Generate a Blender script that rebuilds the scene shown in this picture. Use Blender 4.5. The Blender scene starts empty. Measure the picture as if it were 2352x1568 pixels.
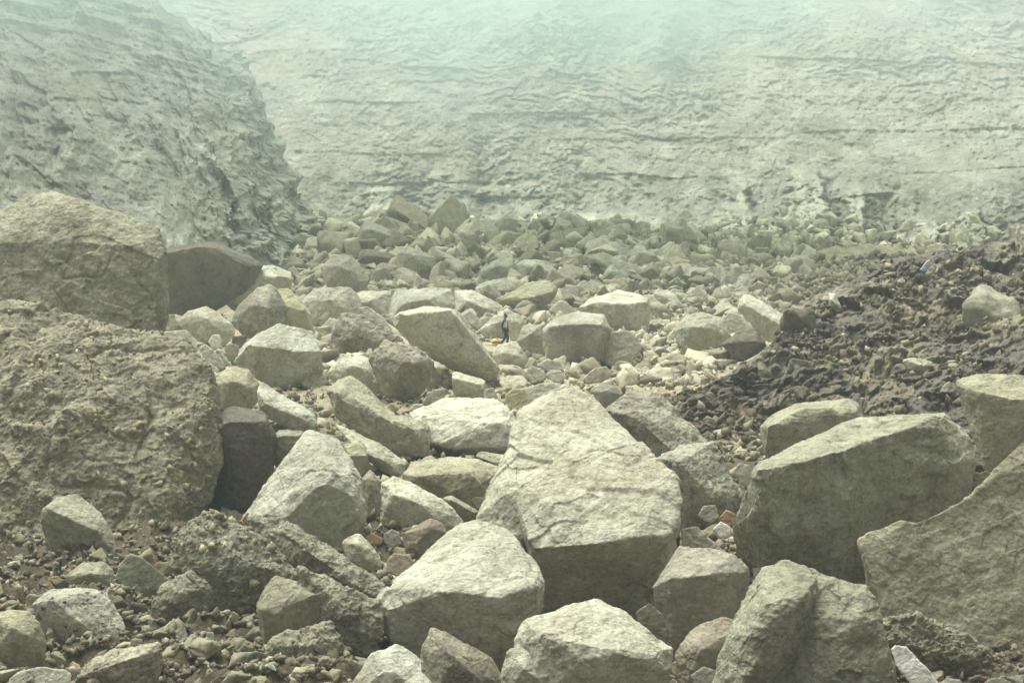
import bpy, bmesh, math, random
import numpy as np
from mathutils import Vector
from mathutils.bvhtree import BVHTree

random.seed(7)
RNG = np.random.default_rng(11)
SC = bpy.context.scene
COL = SC.collection

# ------------------------------------------------------------------ camera
LENS, SENS = 85.0, 36.0
CAM = np.array((0.0, 0.0, 13.5))
PITCH = math.atan(0.099)
cd = bpy.data.cameras.new("camera")
cd.lens, cd.sensor_width, cd.clip_start, cd.clip_end = LENS, SENS, 0.5, 3000.0
cam = bpy.data.objects.new("camera", cd)
COL.objects.link(cam)
cam.location = CAM
cam.rotation_euler = (math.pi / 2 - PITCH, 0, 0)
SC.camera = cam

# ------------------------------------------------------------------ light: overcast day
SUN_EL, SUN_AZ = 70.0, -48.0      # azimuth from +Y towards +X, degrees
w = bpy.data.worlds.new("World")
SC.world = w
w.use_nodes = True
nt = w.node_tree
nt.nodes.clear()
sky = nt.nodes.new("ShaderNodeTexSky")
sky.sky_type = 'NISHITA'
sky.sun_disc = False
sky.sun_elevation = math.radians(SUN_EL)
sky.sun_rotation = math.radians(SUN_AZ)
sky.air_density, sky.dust_density, sky.ozone_density = 1.0, 6.0, 0.4
hs = nt.nodes.new("ShaderNodeHueSaturation")
hs.inputs["Saturation"].default_value = 0.05      # cloud cover: a nearly white sky
bg = nt.nodes.new("ShaderNodeBackground")
bg.inputs["Strength"].default_value = 0.082
wo = nt.nodes.new("ShaderNodeOutputWorld")
nt.links.new(sky.outputs[0], hs.inputs["Color"])
nt.links.new(hs.outputs[0], bg.inputs[0])
nt.links.new(bg.outputs[0], wo.inputs[0])

sl = bpy.data.lights.new("sun", 'SUN')
sl.energy, sl.angle, sl.color = 2.9, math.radians(45), (0.98, 1.0, 0.915)
so = bpy.data.objects.new("sun", sl)
COL.objects.link(so)
e, a = math.radians(SUN_EL), math.radians(SUN_AZ)
sdir = Vector((math.sin(a) * math.cos(e), math.cos(a) * math.cos(e), math.sin(e)))
so.rotation_euler = (-sdir).to_track_quat('-Z', 'Y').to_euler()
so.location = (0, 100, 200)

SC.view_settings.view_transform = 'Standard'
SC.view_settings.look = 'None'
SC.view_settings.gamma = 1.0
SC.view_settings.exposure = 0.92
SC.render.engine = 'CYCLES'
cy = SC.cycles
cy.use_denoising = True
cy.max_bounces, cy.diffuse_bounces, cy.glossy_bounces = 8, 3, 1
cy.volume_bounces = 8
cy.volume_step_rate = 1.0
cy.volume_max_steps = 96

# ------------------------------------------------------------------ projection helpers (1 unit = 1/2352 of the picture width)
K = SENS / LENS / 2352.0
cp, sp = math.cos(PITCH), math.sin(PITCH)

def ray(x, y):
    u = (np.asarray(x, float) - 1176.0) * K
    v = (784.0 - np.asarray(y, float)) * K
    dy = cp + v * sp
    dz = -sp + v * cp
    return u / dy, dz / dy

def at(x, y, D):
    rx, rz = ray(x, y)
    D = np.asarray(D, float)
    return np.stack(np.broadcast_arrays(rx * D, D, CAM[2] + rz * D), -1)

def G(y):
    """distance at which the level ground is seen at picture row y"""
    _, rz = ray(1176.0, y)
    return CAM[2] / np.maximum(-rz, 0.045)

# ------------------------------------------------------------------ noise
_perm = RNG.permutation(256).astype(np.int32)
_grad = RNG.normal(size=(256, 3))
_grad /= np.linalg.norm(_grad, axis=1)[:, None]
_feat = RNG.random((256, 3))

def perlin(p):
    i = np.floor(p).astype(np.int32)
    f = p - i
    u = f * f * f * (f * (f * 6 - 15) + 10)
    out = np.zeros(len(p))
    for dx in (0, 1):
        wx = u[:, 0] if dx else 1 - u[:, 0]
        hx = _perm[(i[:, 0] + dx) & 255]
        for dy in (0, 1):
            wy = wx * (u[:, 1] if dy else 1 - u[:, 1])
            hy = _perm[(hx + i[:, 1] + dy) & 255]
            for dz in (0, 1):
                g = _grad[_perm[(hy + i[:, 2] + dz) & 255]]
                d = (f[:, 0] - dx) * g[:, 0] + (f[:, 1] - dy) * g[:, 1] + (f[:, 2] - dz) * g[:, 2]
                out += d * wy * (u[:, 2] if dz else 1 - u[:, 2])
    return out * 1.5

def fbm(p, octv=5, gain=0.5, lac=2.03):
    out, a = np.zeros(len(p)), 1.0
    for k in range(octv):
        out += a * perlin(p + 17.3 * k)
        p = p * lac
        a *= gain
    return out

def ridged(p, octv=4, gain=0.5):
    out, a = np.zeros(len(p)), 1.0
    for k in range(octv):
        out += a * (1 - 2 * np.abs(perlin(p + 9.1 * k)))
        p = p * 2.07
        a *= gain
    return out

def worley(p):
    i = np.floor(p).astype(np.int32)
    best = np.full(len(p), 9.0)
    for dx in (-1, 0, 1):
        hx = _perm[(i[:, 0] + dx) & 255]
        for dy in (-1, 0, 1):
            hy = _perm[(hx + i[:, 1] + dy) & 255]
            for dz in (-1, 0, 1):
                ft = _feat[_perm[(hy + i[:, 2] + dz) & 255]]
                q = i + (dx, dy, dz) + ft - p
                best = np.minimum(best, (q * q).sum(1))
    return np.sqrt(best)

def cells(p):
    """nearest-cell random value and a tilted plane across each cell: broken, chipped stone"""
    i = np.floor(p).astype(np.int32)
    best = np.full(len(p), 9.0); bh = np.zeros(len(p), np.int32); bv = np.zeros((len(p), 3))
    for dx in (-1, 0, 1):
        hx = _perm[(i[:, 0] + dx) & 255]
        for dy in (-1, 0, 1):
            hy = _perm[(hx + i[:, 1] + dy) & 255]
            for dz in (-1, 0, 1):
                h = _perm[(hy + i[:, 2] + dz) & 255]
                v = p - (i + (dx, dy, dz) + _feat[h])
                d = (v * v).sum(1)
                m = d < best
                best = np.where(m, d, best); bh = np.where(m, h, bh); bv[m] = v[m]
    val = (_perm[(bh + 91) & 255] / 255.0) - .5
    plane = (bv * _grad[_perm[(bh + 37) & 255]]).sum(1)
    return val, plane, np.sqrt(best)

def sstep(a, b, x):
    t = np.clip((x - a) / (b - a), 0, 1)
    return t * t * (3 - 2 * t)

# ------------------------------------------------------------------ materials
def rock_mat(name, c1, c2, c3, scale=1.0, speck=0.25, streak=0.25, crack=0.25, bump=0.85, patch=None, patch_amt=0.0, pit=0.0, attr=False, strata=0.0):
    """weathered stone: two body tones, a stain tone, run-off streaks, hairline cracks, grain and fine relief"""
    m = bpy.data.materials.new(name)
    m.use_nodes = True
    t = m.node_tree
    N, L = t.nodes, t.links
    b = N["Principled BSDF"]
    b.inputs["Roughness"].default_value = 0.9
    b.inputs["Specular IOR Level"].default_value = 0.25
    tc = N.new("ShaderNodeTexCoord")
    oi = N.new("ShaderNodeObjectInfo")
    off = N.new("ShaderNodeVectorMath"); off.operation = 'SCALE'
    off.inputs[0].default_value = (37.0, 61.0, 23.0)
    L.new(oi.outputs["Random"], off.inputs["Scale"])
    add = N.new("ShaderNodeVectorMath"); add.operation = 'ADD'
    L.new(tc.outputs["Object"], add.inputs[0]); L.new(off.outputs[0], add.inputs[1])
    P = add.outputs[0]

    def noise(sc, det=6, rough=0.6, dist=0.0, vec=P):
        n = N.new("ShaderNodeTexNoise")
        n.inputs["Scale"].default_value = sc
        n.inputs["Detail"].default_value = det
        n.inputs["Roughness"].default_value = rough
        n.inputs["Distortion"].default_value = dist
        L.new(vec, n.inputs["Vector"])
        return n.outputs["Fac"]

    def ramp(fac, a, b_):
        r = N.new("ShaderNodeMapRange")
        r.inputs["From Min"].default_value, r.inputs["From Max"].default_value = a, b_
        r.interpolation_type = 'SMOOTHSTEP'
        L.new(fac, r.inputs["Value"])
        return r.outputs["Result"]

    def mulc(v, k):
        r = N.new("ShaderNodeMath"); r.operation = 'MULTIPLY'
        L.new(v, r.inputs[0])
        if isinstance(k, float):
            r.inputs[1].default_value = k
        else:
            L.new(k, r.inputs[1])
        return r.outputs[0]

    def mix(fac, ca, cb, mode='MIX'):
        r = N.new("ShaderNodeMix"); r.data_type = 'RGBA'; r.blend_type = mode
        L.new(fac, r.inputs[0])
        for s, c in ((6, ca), (7, cb)):
            if isinstance(c, tuple):
                r.inputs[s].default_value = c + (1,)
            else:
                L.new(c, r.inputs[s])
        return r.outputs[2]

    n1 = noise(0.55 * scale, 8, 0.62, 0.6)
    col = mix(ramp(n1, 0.36, 0.64), c1, c2)
    n2 = noise(1.7 * scale, 9, 0.66, 0.9)
    col = mix(mulc(ramp(n2, 0.50, 0.70), 0.65), col, c3)
    if streak:
        mp = N.new("ShaderNodeMapping"); mp.inputs["Scale"].default_value = (1.9, 1.9, 0.16)
        L.new(P, mp.inputs["Vector"])
        n3 = noise(0.9 * scale, 6, 0.6, 0.3, mp.outputs[0])
        col = mix(mulc(ramp(n3, 0.52, 0.74), streak), col, c3)
    if strata:
        mp = N.new("ShaderNodeMapping"); mp.inputs["Scale"].default_value = (0.10, 0.10, 1.3)
        mp.inputs["Rotation"].default_value = (0, 0.06, 0)
        L.new(P, mp.inputs["Vector"])
        n3 = noise(1.0, 8, 0.65, 1.2, mp.outputs[0])
        col = mix(mulc(ramp(n3, 0.5, 0.66), strata), col, c3)
    if patch:
        n4 = noise(0.45 * scale, 7, 0.65, 1.0)
        col = mix(mulc(ramp(n4, 0.56, 0.68), patch_amt), col, patch)
    if attr:
        ca = N.new("ShaderNodeVertexColor"); ca.layer_name = "tint"
        one = N.new("ShaderNodeValue"); one.outputs[0].default_value = 1.0
        col = mix(one.outputs[0], col, ca.outputs[0], 'MULTIPLY')
    # hairline cracks
    height = None
    if crack:
        wv = N.new("ShaderNodeTexNoise"); wv.inputs["Scale"].default_value = 1.4 * scale
        wv.inputs["Detail"].default_value = 5
        L.new(P, wv.inputs["Vector"])
        av = N.new("ShaderNodeVectorMath"); av.operation = 'MULTIPLY_ADD'
        L.new(wv.outputs["Color"], av.inputs[0]); av.inputs[1].default_value = (1.1, 1.1, 1.1); L.new(P, av.inputs[2])
        vo = N.new("ShaderNodeTexVoronoi"); vo.feature = 'DISTANCE_TO_EDGE'
        vo.inputs["Scale"].default_value = 0.55 * scale
        L.new(av.outputs[0], vo.inputs["Vector"])
        ck = ramp(vo.outputs["Distance"], 0.010, 0.0)
        cm = mulc(ck, ramp(noise(1.1 * scale, 4), 0.52, 0.66))
        dk = tuple(x * 0.35 for x in c3)
        col = mix(mulc(cm, crack), col, dk)
        height = cm
    # grain
    g = noise(9.0 * scale, 6, 0.75)
    r = N.new("ShaderNodeMapRange")
    r.inputs["From Min"].default_value, r.inputs["From Max"].default_value = 0.3, 0.7
    r.inputs["To Min"].default_value, r.inputs["To Max"].default_value = 1 - speck, 1 + speck
    L.new(g, r.inputs["Value"])
    gm = N.new("ShaderNodeVectorMath"); gm.operation = 'SCALE'
    L.new(col, gm.inputs[0]); L.new(r.outputs[0], gm.inputs["Scale"])
    col = gm.outputs[0]
    if pit:
        pn = noise(3.2 * scale, 5, 0.7, 0.4)
        col = mix(mulc(ramp(pn, 0.55, 0.63), pit), col, tuple(x * 0.3 for x in c3))
    # every stone a little lighter or darker than the next
    r2 = N.new("ShaderNodeMapRange")
    r2.inputs["To Min"].default_value, r2.inputs["To Max"].default_value = 0.86, 1.14
    L.new(oi.outputs["Random"], r2.inputs["Value"])
    # and warmer or cooler
    h2 = N.new("ShaderNodeMath"); h2.operation = 'FRACT'
    h3 = N.new("ShaderNodeMath"); h3.operation = 'MULTIPLY'; h3.inputs[1].default_value = 17.31
    L.new(oi.outputs["Random"], h3.inputs[0]); L.new(h3.outputs[0], h2.inputs[0])
    tn = mix(h2.outputs[0], (1.03, .995, .94), (.98, 1.0, 1.0))
    white = N.new("ShaderNodeValue"); white.outputs[0].default_value = 1.0
    col = mix(white.outputs[0], col, tn, 'MULTIPLY')
    gv = N.new("ShaderNodeVectorMath"); gv.operation = 'SCALE'
    L.new(col, gv.inputs[0]); L.new(r2.outputs[0], gv.inputs["Scale"])
    L.new(gv.outputs[0], b.inputs["Base Color"])
    bn = noise(2.6 * scale, 10, 0.68, 0.3)
    bp = N.new("ShaderNodeBump")
    bp.inputs["Strength"].default_value = bump
    bp.inputs["Distance"].default_value = 0.22 / scale
    if height is not None:
        sb = N.new("ShaderNodeMath"); sb.operation = 'MULTIPLY_ADD'
        L.new(height, sb.inputs[0]); sb.inputs[1].default_value = -0.5 * crack; L.new(bn, sb.inputs[2])
        L.new(sb.outputs[0], bp.inputs["Height"])
    else:
        L.new(bn, bp.inputs["Height"])
    L.new(bp.outputs[0], b.inputs["Normal"])
    return m

def flat_mat(name, col, rough=0.8, var=0.15):
    m = bpy.data.materials.new(name)
    m.use_nodes = True
    t = m.node_tree
    b = t.nodes["Principled BSDF"]
    b.inputs["Roughness"].default_value = rough
    n = t.nodes.new("ShaderNodeTexNoise"); n.inputs["Scale"].default_value = 14
    mx = t.nodes.new("ShaderNodeMix"); mx.data_type = 'RGBA'
    t.links.new(n.outputs["Fac"], mx.inputs[0])
    mx.inputs[6].default_value = tuple(c * (1 - var) for c in col) + (1,)
    mx.inputs[7].default_value = tuple(min(1, c * (1 + var)) for c in col) + (1,)
    t.links.new(mx.outputs[2], b.inputs["Base Color"])
    return m

M = {
 'pale':   rock_mat("pale_stone",   (.55,.55,.43), (.415,.41,.31), (.235,.205,.145), speck=.28, streak=.5, pit=.3, patch=(.33,.285,.19), patch_amt=.45),
 'olive':  rock_mat("olive_stone",  (.39,.385,.275), (.285,.28,.197), (.15,.132,.09), speck=.3, streak=.6, pit=.35, patch=(.24,.20,.135), patch_amt=.45),
 'grey':   rock_mat("grey_stone",   (.42,.41,.325), (.32,.31,.24), (.19,.172,.13), speck=.24, pit=.2),
 'brown':  rock_mat("brown_stone",  (.215,.195,.145), (.145,.128,.095), (.08,.07,.052), speck=.3),
 'dark':   rock_mat("dark_stone",   (.085,.073,.06), (.055,.047,.04), (.03,.025,.022), speck=.25),
 'mottle': rock_mat("mottled_stone",(.40,.385,.29), (.22,.205,.155), (.10,.09,.066), scale=1.3, speck=.35, pit=.5, crack=.5),
 'red':    rock_mat("red_stained_stone", (.145,.128,.098), (.10,.087,.067), (.06,.051,.04), speck=.35, patch=(.12,.068,.052), patch_amt=.6),
 'redpale':rock_mat("red_patched_stone", (.40,.39,.31), (.27,.24,.19), (.15,.12,.095), speck=.25, patch=(.23,.11,.08), patch_amt=.6),
 'yellow': rock_mat("yellow_stained_stone", (.46,.45,.30), (.38,.36,.22), (.23,.19,.11), speck=.16, patch=(.42,.37,.16), patch_amt=.6),
 'cong':   rock_mat("conglomerate", (.33,.32,.232), (.23,.22,.16), (.095,.085,.062), scale=1.6, speck=.4, pit=.55, crack=.5, bump=.9),
 'speck':  rock_mat("speckled_stone", (.48,.49,.40), (.38,.38,.30), (.10,.085,.065), scale=1.7, speck=.3, pit=.95, crack=.6),
 'tan':    rock_mat("tan_stone", (.42,.30,.16), (.33,.23,.13), (.2,.14,.09), speck=.25),
 'quartz': rock_mat("white_stone", (.72,.71,.64), (.58,.55,.46), (.36,.30,.22), scale=2, speck=.12),
 'pink':   rock_mat("pinkish_stone", (.37,.32,.24), (.27,.235,.175), (.18,.145,.105), speck=.22),
}

# ------------------------------------------------------------------ object helpers
def tag(o, label=None, cat=None, group=None, kind=None):
    if label: o["label"] = label
    if cat: o["category"] = cat
    if group: o["group"] = group
    o["kind"] = kind or "thing"
    return o

def link_mesh(name, me, mat, loc=(0, 0, 0), parent=None):
    o = bpy.data.objects.new(name, me)
    COL.objects.link(o)
    o.location = loc
    if mat: me.materials.append(mat)
    if parent: o.parent = parent
    return o

def tri_mesh(name, V, F):
    me = bpy.data.meshes.new(name)
    F = np.asarray(F, np.int32)
    k = F.shape[1]
    me.vertices.add(len(V)); me.vertices.foreach_set("co", np.asarray(V, np.float32).ravel())
    me.loops.add(F.size); me.loops.foreach_set("vertex_index", F.ravel())
    me.polygons.add(len(F))
    me.polygons.foreach_set("loop_start", np.arange(0, F.size, k, dtype=np.int32))
    me.update(calc_edges=True)
    return me

def smooth(me):
    me.polygons.foreach_set("use_smooth", np.ones(len(me.polygons), bool))
    me.update()

def grid_faces(nr, nc):
    i = np.arange(nr * nc).reshape(nr, nc)
    return np.stack((i[:-1, :-1], i[:-1, 1:], i[1:, 1:], i[1:, :-1]), -1).reshape(-1, 4)

def add_tint(me, rgb):
    ca = me.color_attributes.new("tint", 'FLOAT_COLOR', 'POINT')
    c = np.ones((len(me.vertices), 4), np.float32)
    c[:, :3] = rgb
    ca.data.foreach_set("color", c.ravel())

def normals(me):
    n = np.empty(len(me.vertices) * 3, np.float32)
    me.vertices.foreach_get("normal", n)
    return n.reshape(-1, 3).astype(float)

def voxel_mesh(V_list, vox, iters, fac=0.5):
    """hulls -> one watertight, evenly divided, edge-worn mesh"""
    bm = bmesh.new()
    for pts in V_list:
        vs = [bm.verts.new(p) for p in pts]
        r = bmesh.ops.convex_hull(bm, input=vs)
        junk = list({g for g in r["geom_interior"] + r["geom_unused"] if isinstance(g, bmesh.types.BMVert)})
        if junk: bmesh.ops.delete(bm, geom=junk, context='VERTS')
    bmesh.ops.recalc_face_normals(bm, faces=bm.faces)
    me = bpy.data.meshes.new("tmp")
    bm.to_mesh(me); bm.free()
    o = bpy.data.objects.new("tmp", me)
    COL.objects.link(o)
    md = o.modifiers.new("r", 'REMESH'); md.mode = 'VOXEL'; md.voxel_size = vox
    if iters:
        ms = o.modifiers.new("s", 'SMOOTH'); ms.factor = fac; ms.iterations = iters
    dg = bpy.context.evaluated_depsgraph_get()
    out = bpy.data.meshes.new_from_object(o.evaluated_get(dg))
    bpy.data.objects.remove(o); bpy.data.meshes.remove(me)
    out.materials.clear()
    return out

def roughen(me, size, rough=1.0, lumps=0.0, lump_size=0.5, steps=0.5, seed=0, fine=7, chips=1.0, cuts=0):
    n = len(me.vertices)
    co = np.empty(n * 3, np.float32); me.vertices.foreach_get("co", co)
    p = co.reshape(-1, 3).astype(float)
    rs = np.random.default_rng(seed)
    # corners and arrises knocked off along flat breaks
    for k in range(cuts):
        d = rs.normal(size=3); d[1] -= .5; d /= np.linalg.norm(d)
        pd = p @ d
        over = np.maximum(0, pd - (pd.max() - rs.uniform(.006, .034) * size))
        p = p - over[:, None] * d
    o = rs.uniform(-90, 90, 3)
    # wander of the big facets and arrises
    q = p / (0.45 * size) + o
    wv = np.stack([perlin(q), perlin(q + 31.7), perlin(q + 63.1)], 1) + 0.5 * np.stack([perlin(q * 2.3 + 5), perlin(q * 2.3 + 41), perlin(q * 2.3 + 77)], 1)
    p = p + wv * 0.016 * size * min(rough, 1.5)
    me.vertices.foreach_set("co", p.astype(np.float32).ravel()); me.update()
    nm = normals(me)
    h = fbm(p / (0.20 * size) + o, fine, 0.66) * 0.013 * size * rough
    # conchoidal chips: every cell is its own slightly tilted facet
    v1, pl1, _ = cells(p / (0.36 * size) + o + .22 * wv)
    v2, pl2, _ = cells(p / (0.14 * size) + o + 13 + .3 * wv)
    chip = .4 + .9 * sstep(-.2, .5, perlin(p / (0.5 * size) + o + 71))
    h += 0.55 * size * chips * chip * (.026 * pl1 + .005 * v1 + .012 * pl2 + .003 * v2)
    # broken steps along a bedding direction
    if steps:
        d = rs.normal(size=3); d[2] += 1.2 * np.sign(d[2]); d /= np.linalg.norm(d)
        s = (p @ d) / (0.16 * size) + 0.9 * fbm(p / (0.5 * size) + o + 3, 3)
        fr = s - np.floor(s)
        mask = sstep(-0.1, 0.45, perlin(p / (0.6 * size) + o + 9))
        h += steps * 0.014 * size * mask * (sstep(0.0, 0.22, fr) - fr)
    # grooves
    rg = 1 - np.abs(perlin(p / (0.38 * size) + o + 21 + 0.35 * wv))
    h -= 0.012 * size * rough * sstep(0.95, 1.0, rg) * sstep(0.0, 0.5, perlin(p / (0.5 * size) + o + 55))
    if lumps:
        wq = p / lump_size + o
        l = worley(wq + 0.25 * wv)
        l2 = worley(wq * 2.3 + 7)
        h += lumps * ((0.55 - l) * .55 + (0.5 - l2) * .3)
        va, pa, _ = cells(wq * .8 + 21 + .3 * wv)
        vb, pb, _ = cells(wq * 2.6 + 29 + .3 * wv)
        h += lumps * (.35 * va + .75 * pa + .2 * vb + .35 * pb)
        h += lumps * 0.55 * fbm(p / (lump_size * 1.6) + o, 7, 0.70)
    p = p + nm * h[:, None]
    me.vertices.foreach_set("co", p.astype(np.float32).ravel())
    smooth(me)
    return me

# ------------------------------------------------------------------ traced boulders
TILE = {0: (0, 0, 1), 1: (0, 423, 1/3), 2: (785, 423, 1/3), 3: (1567, 423, 1/3), 4: (470, 753, 1/3), 5: (1035, 1045, 1/3),
        6: (0, 1045, 1/3), 7: (1176, 784, .5), 8: (1364, 658.6, .24), 9: (282, 1270, .28), 10: (1693.4, 1223, .28)}
NROCK = [0]
STONES = []

def R(label, mat, tile, S, F=(), name="boulder", cat="boulder", hulls=None, dD=0.0, back=0.35, rough=1.0, lumps=0.0, lump_size=.5, steps=.6,
      worn=1, vox=2.5, chips=1.0, group=None, dtop=.42, dbot=.12, D=None):
    NROCK[0] += 1
    ox, oy, sc = TILE[tile]
    hl = hulls or [(S, F)]
    conv = lambda pts: [(ox + p[0] * sc, oy + p[1] * sc) + ((p[2],) if len(p) > 2 else (None,)) for p in pts]
    hl = [(conv(s), conv(f)) for s, f in hl]
    allp = [p for s, f in hl for p in s]
    x0, x1 = min(p[0] for p in allp), max(p[0] for p in allp)
    y0, y1 = min(p[1] for p in allp), max(p[1] for p in allp)
    if D is None:
        D = float(at_ground((x0 + x1) / 2, y1)[0, 1]) + dD if y1 < 720 else float(G(y1)) + dD
    mpp = K * D
    wpx = math.sqrt((x1 - x0) * (y1 - y0))
    size = wpx * mpp
    V_list = []
    for s, f in hl:
        pts = []
        cx = sum(p[0] for p in s) / len(s); cyy = sum(p[1] for p in s) / len(s)
        dm = 0
        ss = []
        for x, y, d in s:
            if d is None:
                t = (y1 - y) / max(1, y1 - y0)
                d = dbot + (dtop - dbot) * t
            dm = max(dm, d); ss.append((x, y, d))
        for x, y, d in ss:
            pts.append((x, y, d))
            pts.append((cx + (x - cx) * .8, cyy + (y - cyy) * .8, max(dm * .8, d) + back))
        for x, y, d in f:
            pts.append((x, y, 0.0 if d is None else d))
        hull = [tuple(at(x, y, D + d * size)) for x, y, d in pts]
        if D < 90 and y1 > 1130 and size > 1.2:          # the buried foot that the block stands on
            xm = [p[0] for p in hull]; ym = [p[1] for p in hull]
            xc, yc = (min(xm) + max(xm)) / 2, (min(ym) + max(ym)) / 2 + .1 * size
            for sx in (-1, 1):
                for sy in (-.4, .8):
                    hull.append((xc + sx * .27 * (max(xm) - min(xm)), yc + sy * .3 * (max(ym) - min(ym)), -1.8))
        V_list.append(hull)
    base = at((x0 + x1) / 2, y1, D + .2 * size)
    V_list = [[tuple(np.array(p) - base) for p in pts] for pts in V_list]
    vs = max(vox * mpp, size / 190)
    me = voxel_mesh(V_list, vs, worn)
    roughen(me, size, rough, lumps, lump_size, steps, seed=NROCK[0], chips=min(chips, 3.0 / (worn + 2)), cuts=14 if worn <= 3 else 4)
    o = link_mesh(name, me, M[mat], base)
    tag(o, label, cat, group)
    STONES.append(o)
    return o

def build_boulders():
    # ---- left side
    R("huge square olive block with vertical streaks, standing on the far left behind the rough crag", 'olive', 1,
      [(-240,420,.16),(-120,230,.22),(60,180,.25),(150,100,.28),(350,20,.30),(760,180,.27),(1100,310,.22),(1160,480,.18),(1180,690,.14),(1120,1020,.06),(1110,1240,.02),(-240,1240,-.05)],
      [(40,400,.06),(350,370,.07),(640,395,.06),(1110,450,.08),(1085,1000,.0),(1085,1240,-.04),(30,1240,-.08)], D=93, rough=.8, steps=.5)
    R("giant rough conglomerate crag full of embedded pebbles, under the square olive block", 'cong', 0,
      [(-160,730,.6),(0,712,.62),(60,706,.62),(130,713,.6),(170,745,.58),(250,752,.56),(370,765,.55),(430,790,.5),(470,830,.45),(505,880,.4),(512,960,.34),(500,1080,.26),(478,1150,.2),(450,1195,.15),(400,1290,0),(250,1310,-.06),(0,1310,-.06),(-160,1310,-.06)],
      [(0,900,.28),(150,900,.25),(330,930,.22),(430,1010,.17),(200,1100,.06),(380,1130,.04)], D=76, rough=1.0, lumps=.075, lump_size=.42, steps=2.6, chips=2.2, worn=0, vox=2.4, name="crag", cat="rock outcrop")
    R("dark brown shadowy boulder with domed top, right behind the square olive block", 'brown', 1,
      [(1090,450),(1260,430),(1480,385),(1600,450),(1700,520),(1830,560,.4),(1720,720,.3),(1450,900,.25),(1090,900,.25)],
      [(1110,480,.0),(1470,410,.03),(1560,480,.0),(1690,570,.06),(1590,640,.02)], rough=.7, dD=-6)
    R("pale wedge boulder leaning over the mottled round boulder, left of centre", 'pale', 1,
      [(1455,720),(1500,690),(1660,640),(1720,560),(1880,556),(2000,600),(2020,650),(1990,740),(1900,830),(1620,880),(1500,800)],
      [(1680,650,.03),(1920,635,.02),(2000,650,.05),(1640,740,0),(1520,720,.05)], dD=-8)
    R("mottled brown round boulder with swirling layers, under the pale wedge", 'mottle', 1,
      [(1600,920),(1640,830),(1780,710),(1860,685),(1920,740),(1970,830),(1960,1000),(1700,1075),(1620,985)],
      [(1740,830,.02),(1850,850,0),(1800,960,.02)], worn=4)
    R("pale angular boulder with yellowish side, pressed against the mottled round boulder", 'yellow', 1,
      [(1910,720),(1990,718),(2100,840),(2150,900),(2175,1060),(1950,1060),(1890,900)], [(1940,830,0),(2095,865,.02),(1960,990,.02)])
    R("smooth pale egg-shaped boulder below the small mottled rock, left of centre", 'pale', 1,
      [(1220,940),(1290,870),(1420,838),(1500,880),(1610,970),(1622,1035),(1560,1105),(1380,1090),(1330,1005),(1240,985)], [(1420,930,.02),(1500,1010,0)], worn=6, rough=.8, steps=.2)
    R("small dark mottled rock wedged between the square block and the egg-shaped boulder", 'mottle', 1,
      [(1190,740),(1220,700),(1290,698),(1400,730),(1395,810),(1300,880),(1220,850)], name="rock", cat="rock")
    R("flat pale slab tucked against the right side of the square olive block", 'pale', 1, [(1150,780),(1210,785),(1283,880),(1270,915),(1190,895),(1150,855)], name="slab", cat="slab")
    R("small olive rock at the foot of the square block's right edge", 'olive', 1, [(1120,900),(1205,895),(1222,990),(1180,1015),(1100,1010)], name="rock", cat="rock")
    R("low pale rounded rock just above the crest of the conglomerate crag", 'pale', 1, [(1090,1020),(1280,998),(1340,1055),(1368,1130),(1300,1200),(1090,1200)], name="rock", cat="rock", worn=4)
    R("small round pale cobble in front of the egg-shaped boulder", 'pale', 1, [(1430,1090),(1460,1035),(1510,1030),(1540,1085),(1530,1140),(1470,1150)], name="cobble", cat="cobble", worn=5)
    R("long pale stone sloping down right beside the conglomerate crag", 'pale', 1, [(1360,1115),(1420,1092),(1480,1150),(1560,1250),(1545,1280),(1420,1235)], name="rock", cat="rock")
    R("thin pale splinter stone lying behind the long sloping stone", 'pale', 1, [(1488,1140),(1515,1130),(1590,1240),(1570,1265),(1540,1225)], name="rock", cat="rock")
    R("little pale cobble against the crest of the crag, left of the bulging olive boulder", 'pale', 1, [(1405,1250),(1450,1230),(1515,1275),(1510,1320),(1420,1320)], name="cobble", cat="cobble", worn=4)
    R("small pinkish rock in the shadowed gap left of the big cream boulder", 'pink', 1, [(1545,1120),(1590,1090),(1650,1110),(1640,1200),(1580,1225),(1550,1180)], name="rock", cat="rock")
    R("dark reddish stone in the crevice beneath the mottled round boulder", 'red', 1, [(1600,1050),(1700,1040),(1700,1110),(1620,1150),(1590,1110)], name="rock", cat="rock")
    R("big cream boulder with bright top and grey blotch on its front, left of centre", 'pale', 1,
      [(1605,1225),(1690,1090),(1840,1000),(1930,957),(2150,1010),(2200,1110),(2232,1310),(2080,1390),(1900,1420),(1760,1330)],
      [(1700,1115,.03),(1860,1120,-.02),(2100,1165,0),(2200,1150,.08),(2080,1300,.03)])
    R("bulging olive boulder beside the right shoulder of the conglomerate crag", 'olive', 1,
      [(1430,1400),(1500,1300),(1610,1250),(1710,1270),(1790,1370),(1790,1480),(1700,1590),(1500,1590)], [(1600,1350,0),(1720,1410,0)], worn=4)
    R("half-hidden pale boulder above the square block's left corner", 'grey', 0, [(0,470),(10,450),(35,437),(52,460),(48,500),(10,510)], dD=-60, name="rock", cat="rock")
    R("pale rock leaning at the left edge beside the square olive block", 'pale', 0, [(-60,470),(-10,465),(32,500),(28,520),(-60,560)], dD=-60, name="rock", cat="rock")

    # ---- middle distance, left of the person
    R("tilted brown slab with a bright flat top, highest stone of the rubble ridge", 'grey', 2,
      [(90,430),(110,330),(152,250),(300,278),(385,330),(468,405),(440,440),(250,465),(115,460)], [(240,320,0),(330,355,.0),(430,412,.04),(150,300,.1)], dtop=.7, name="slab", cat="slab", steps=.3)
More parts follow.
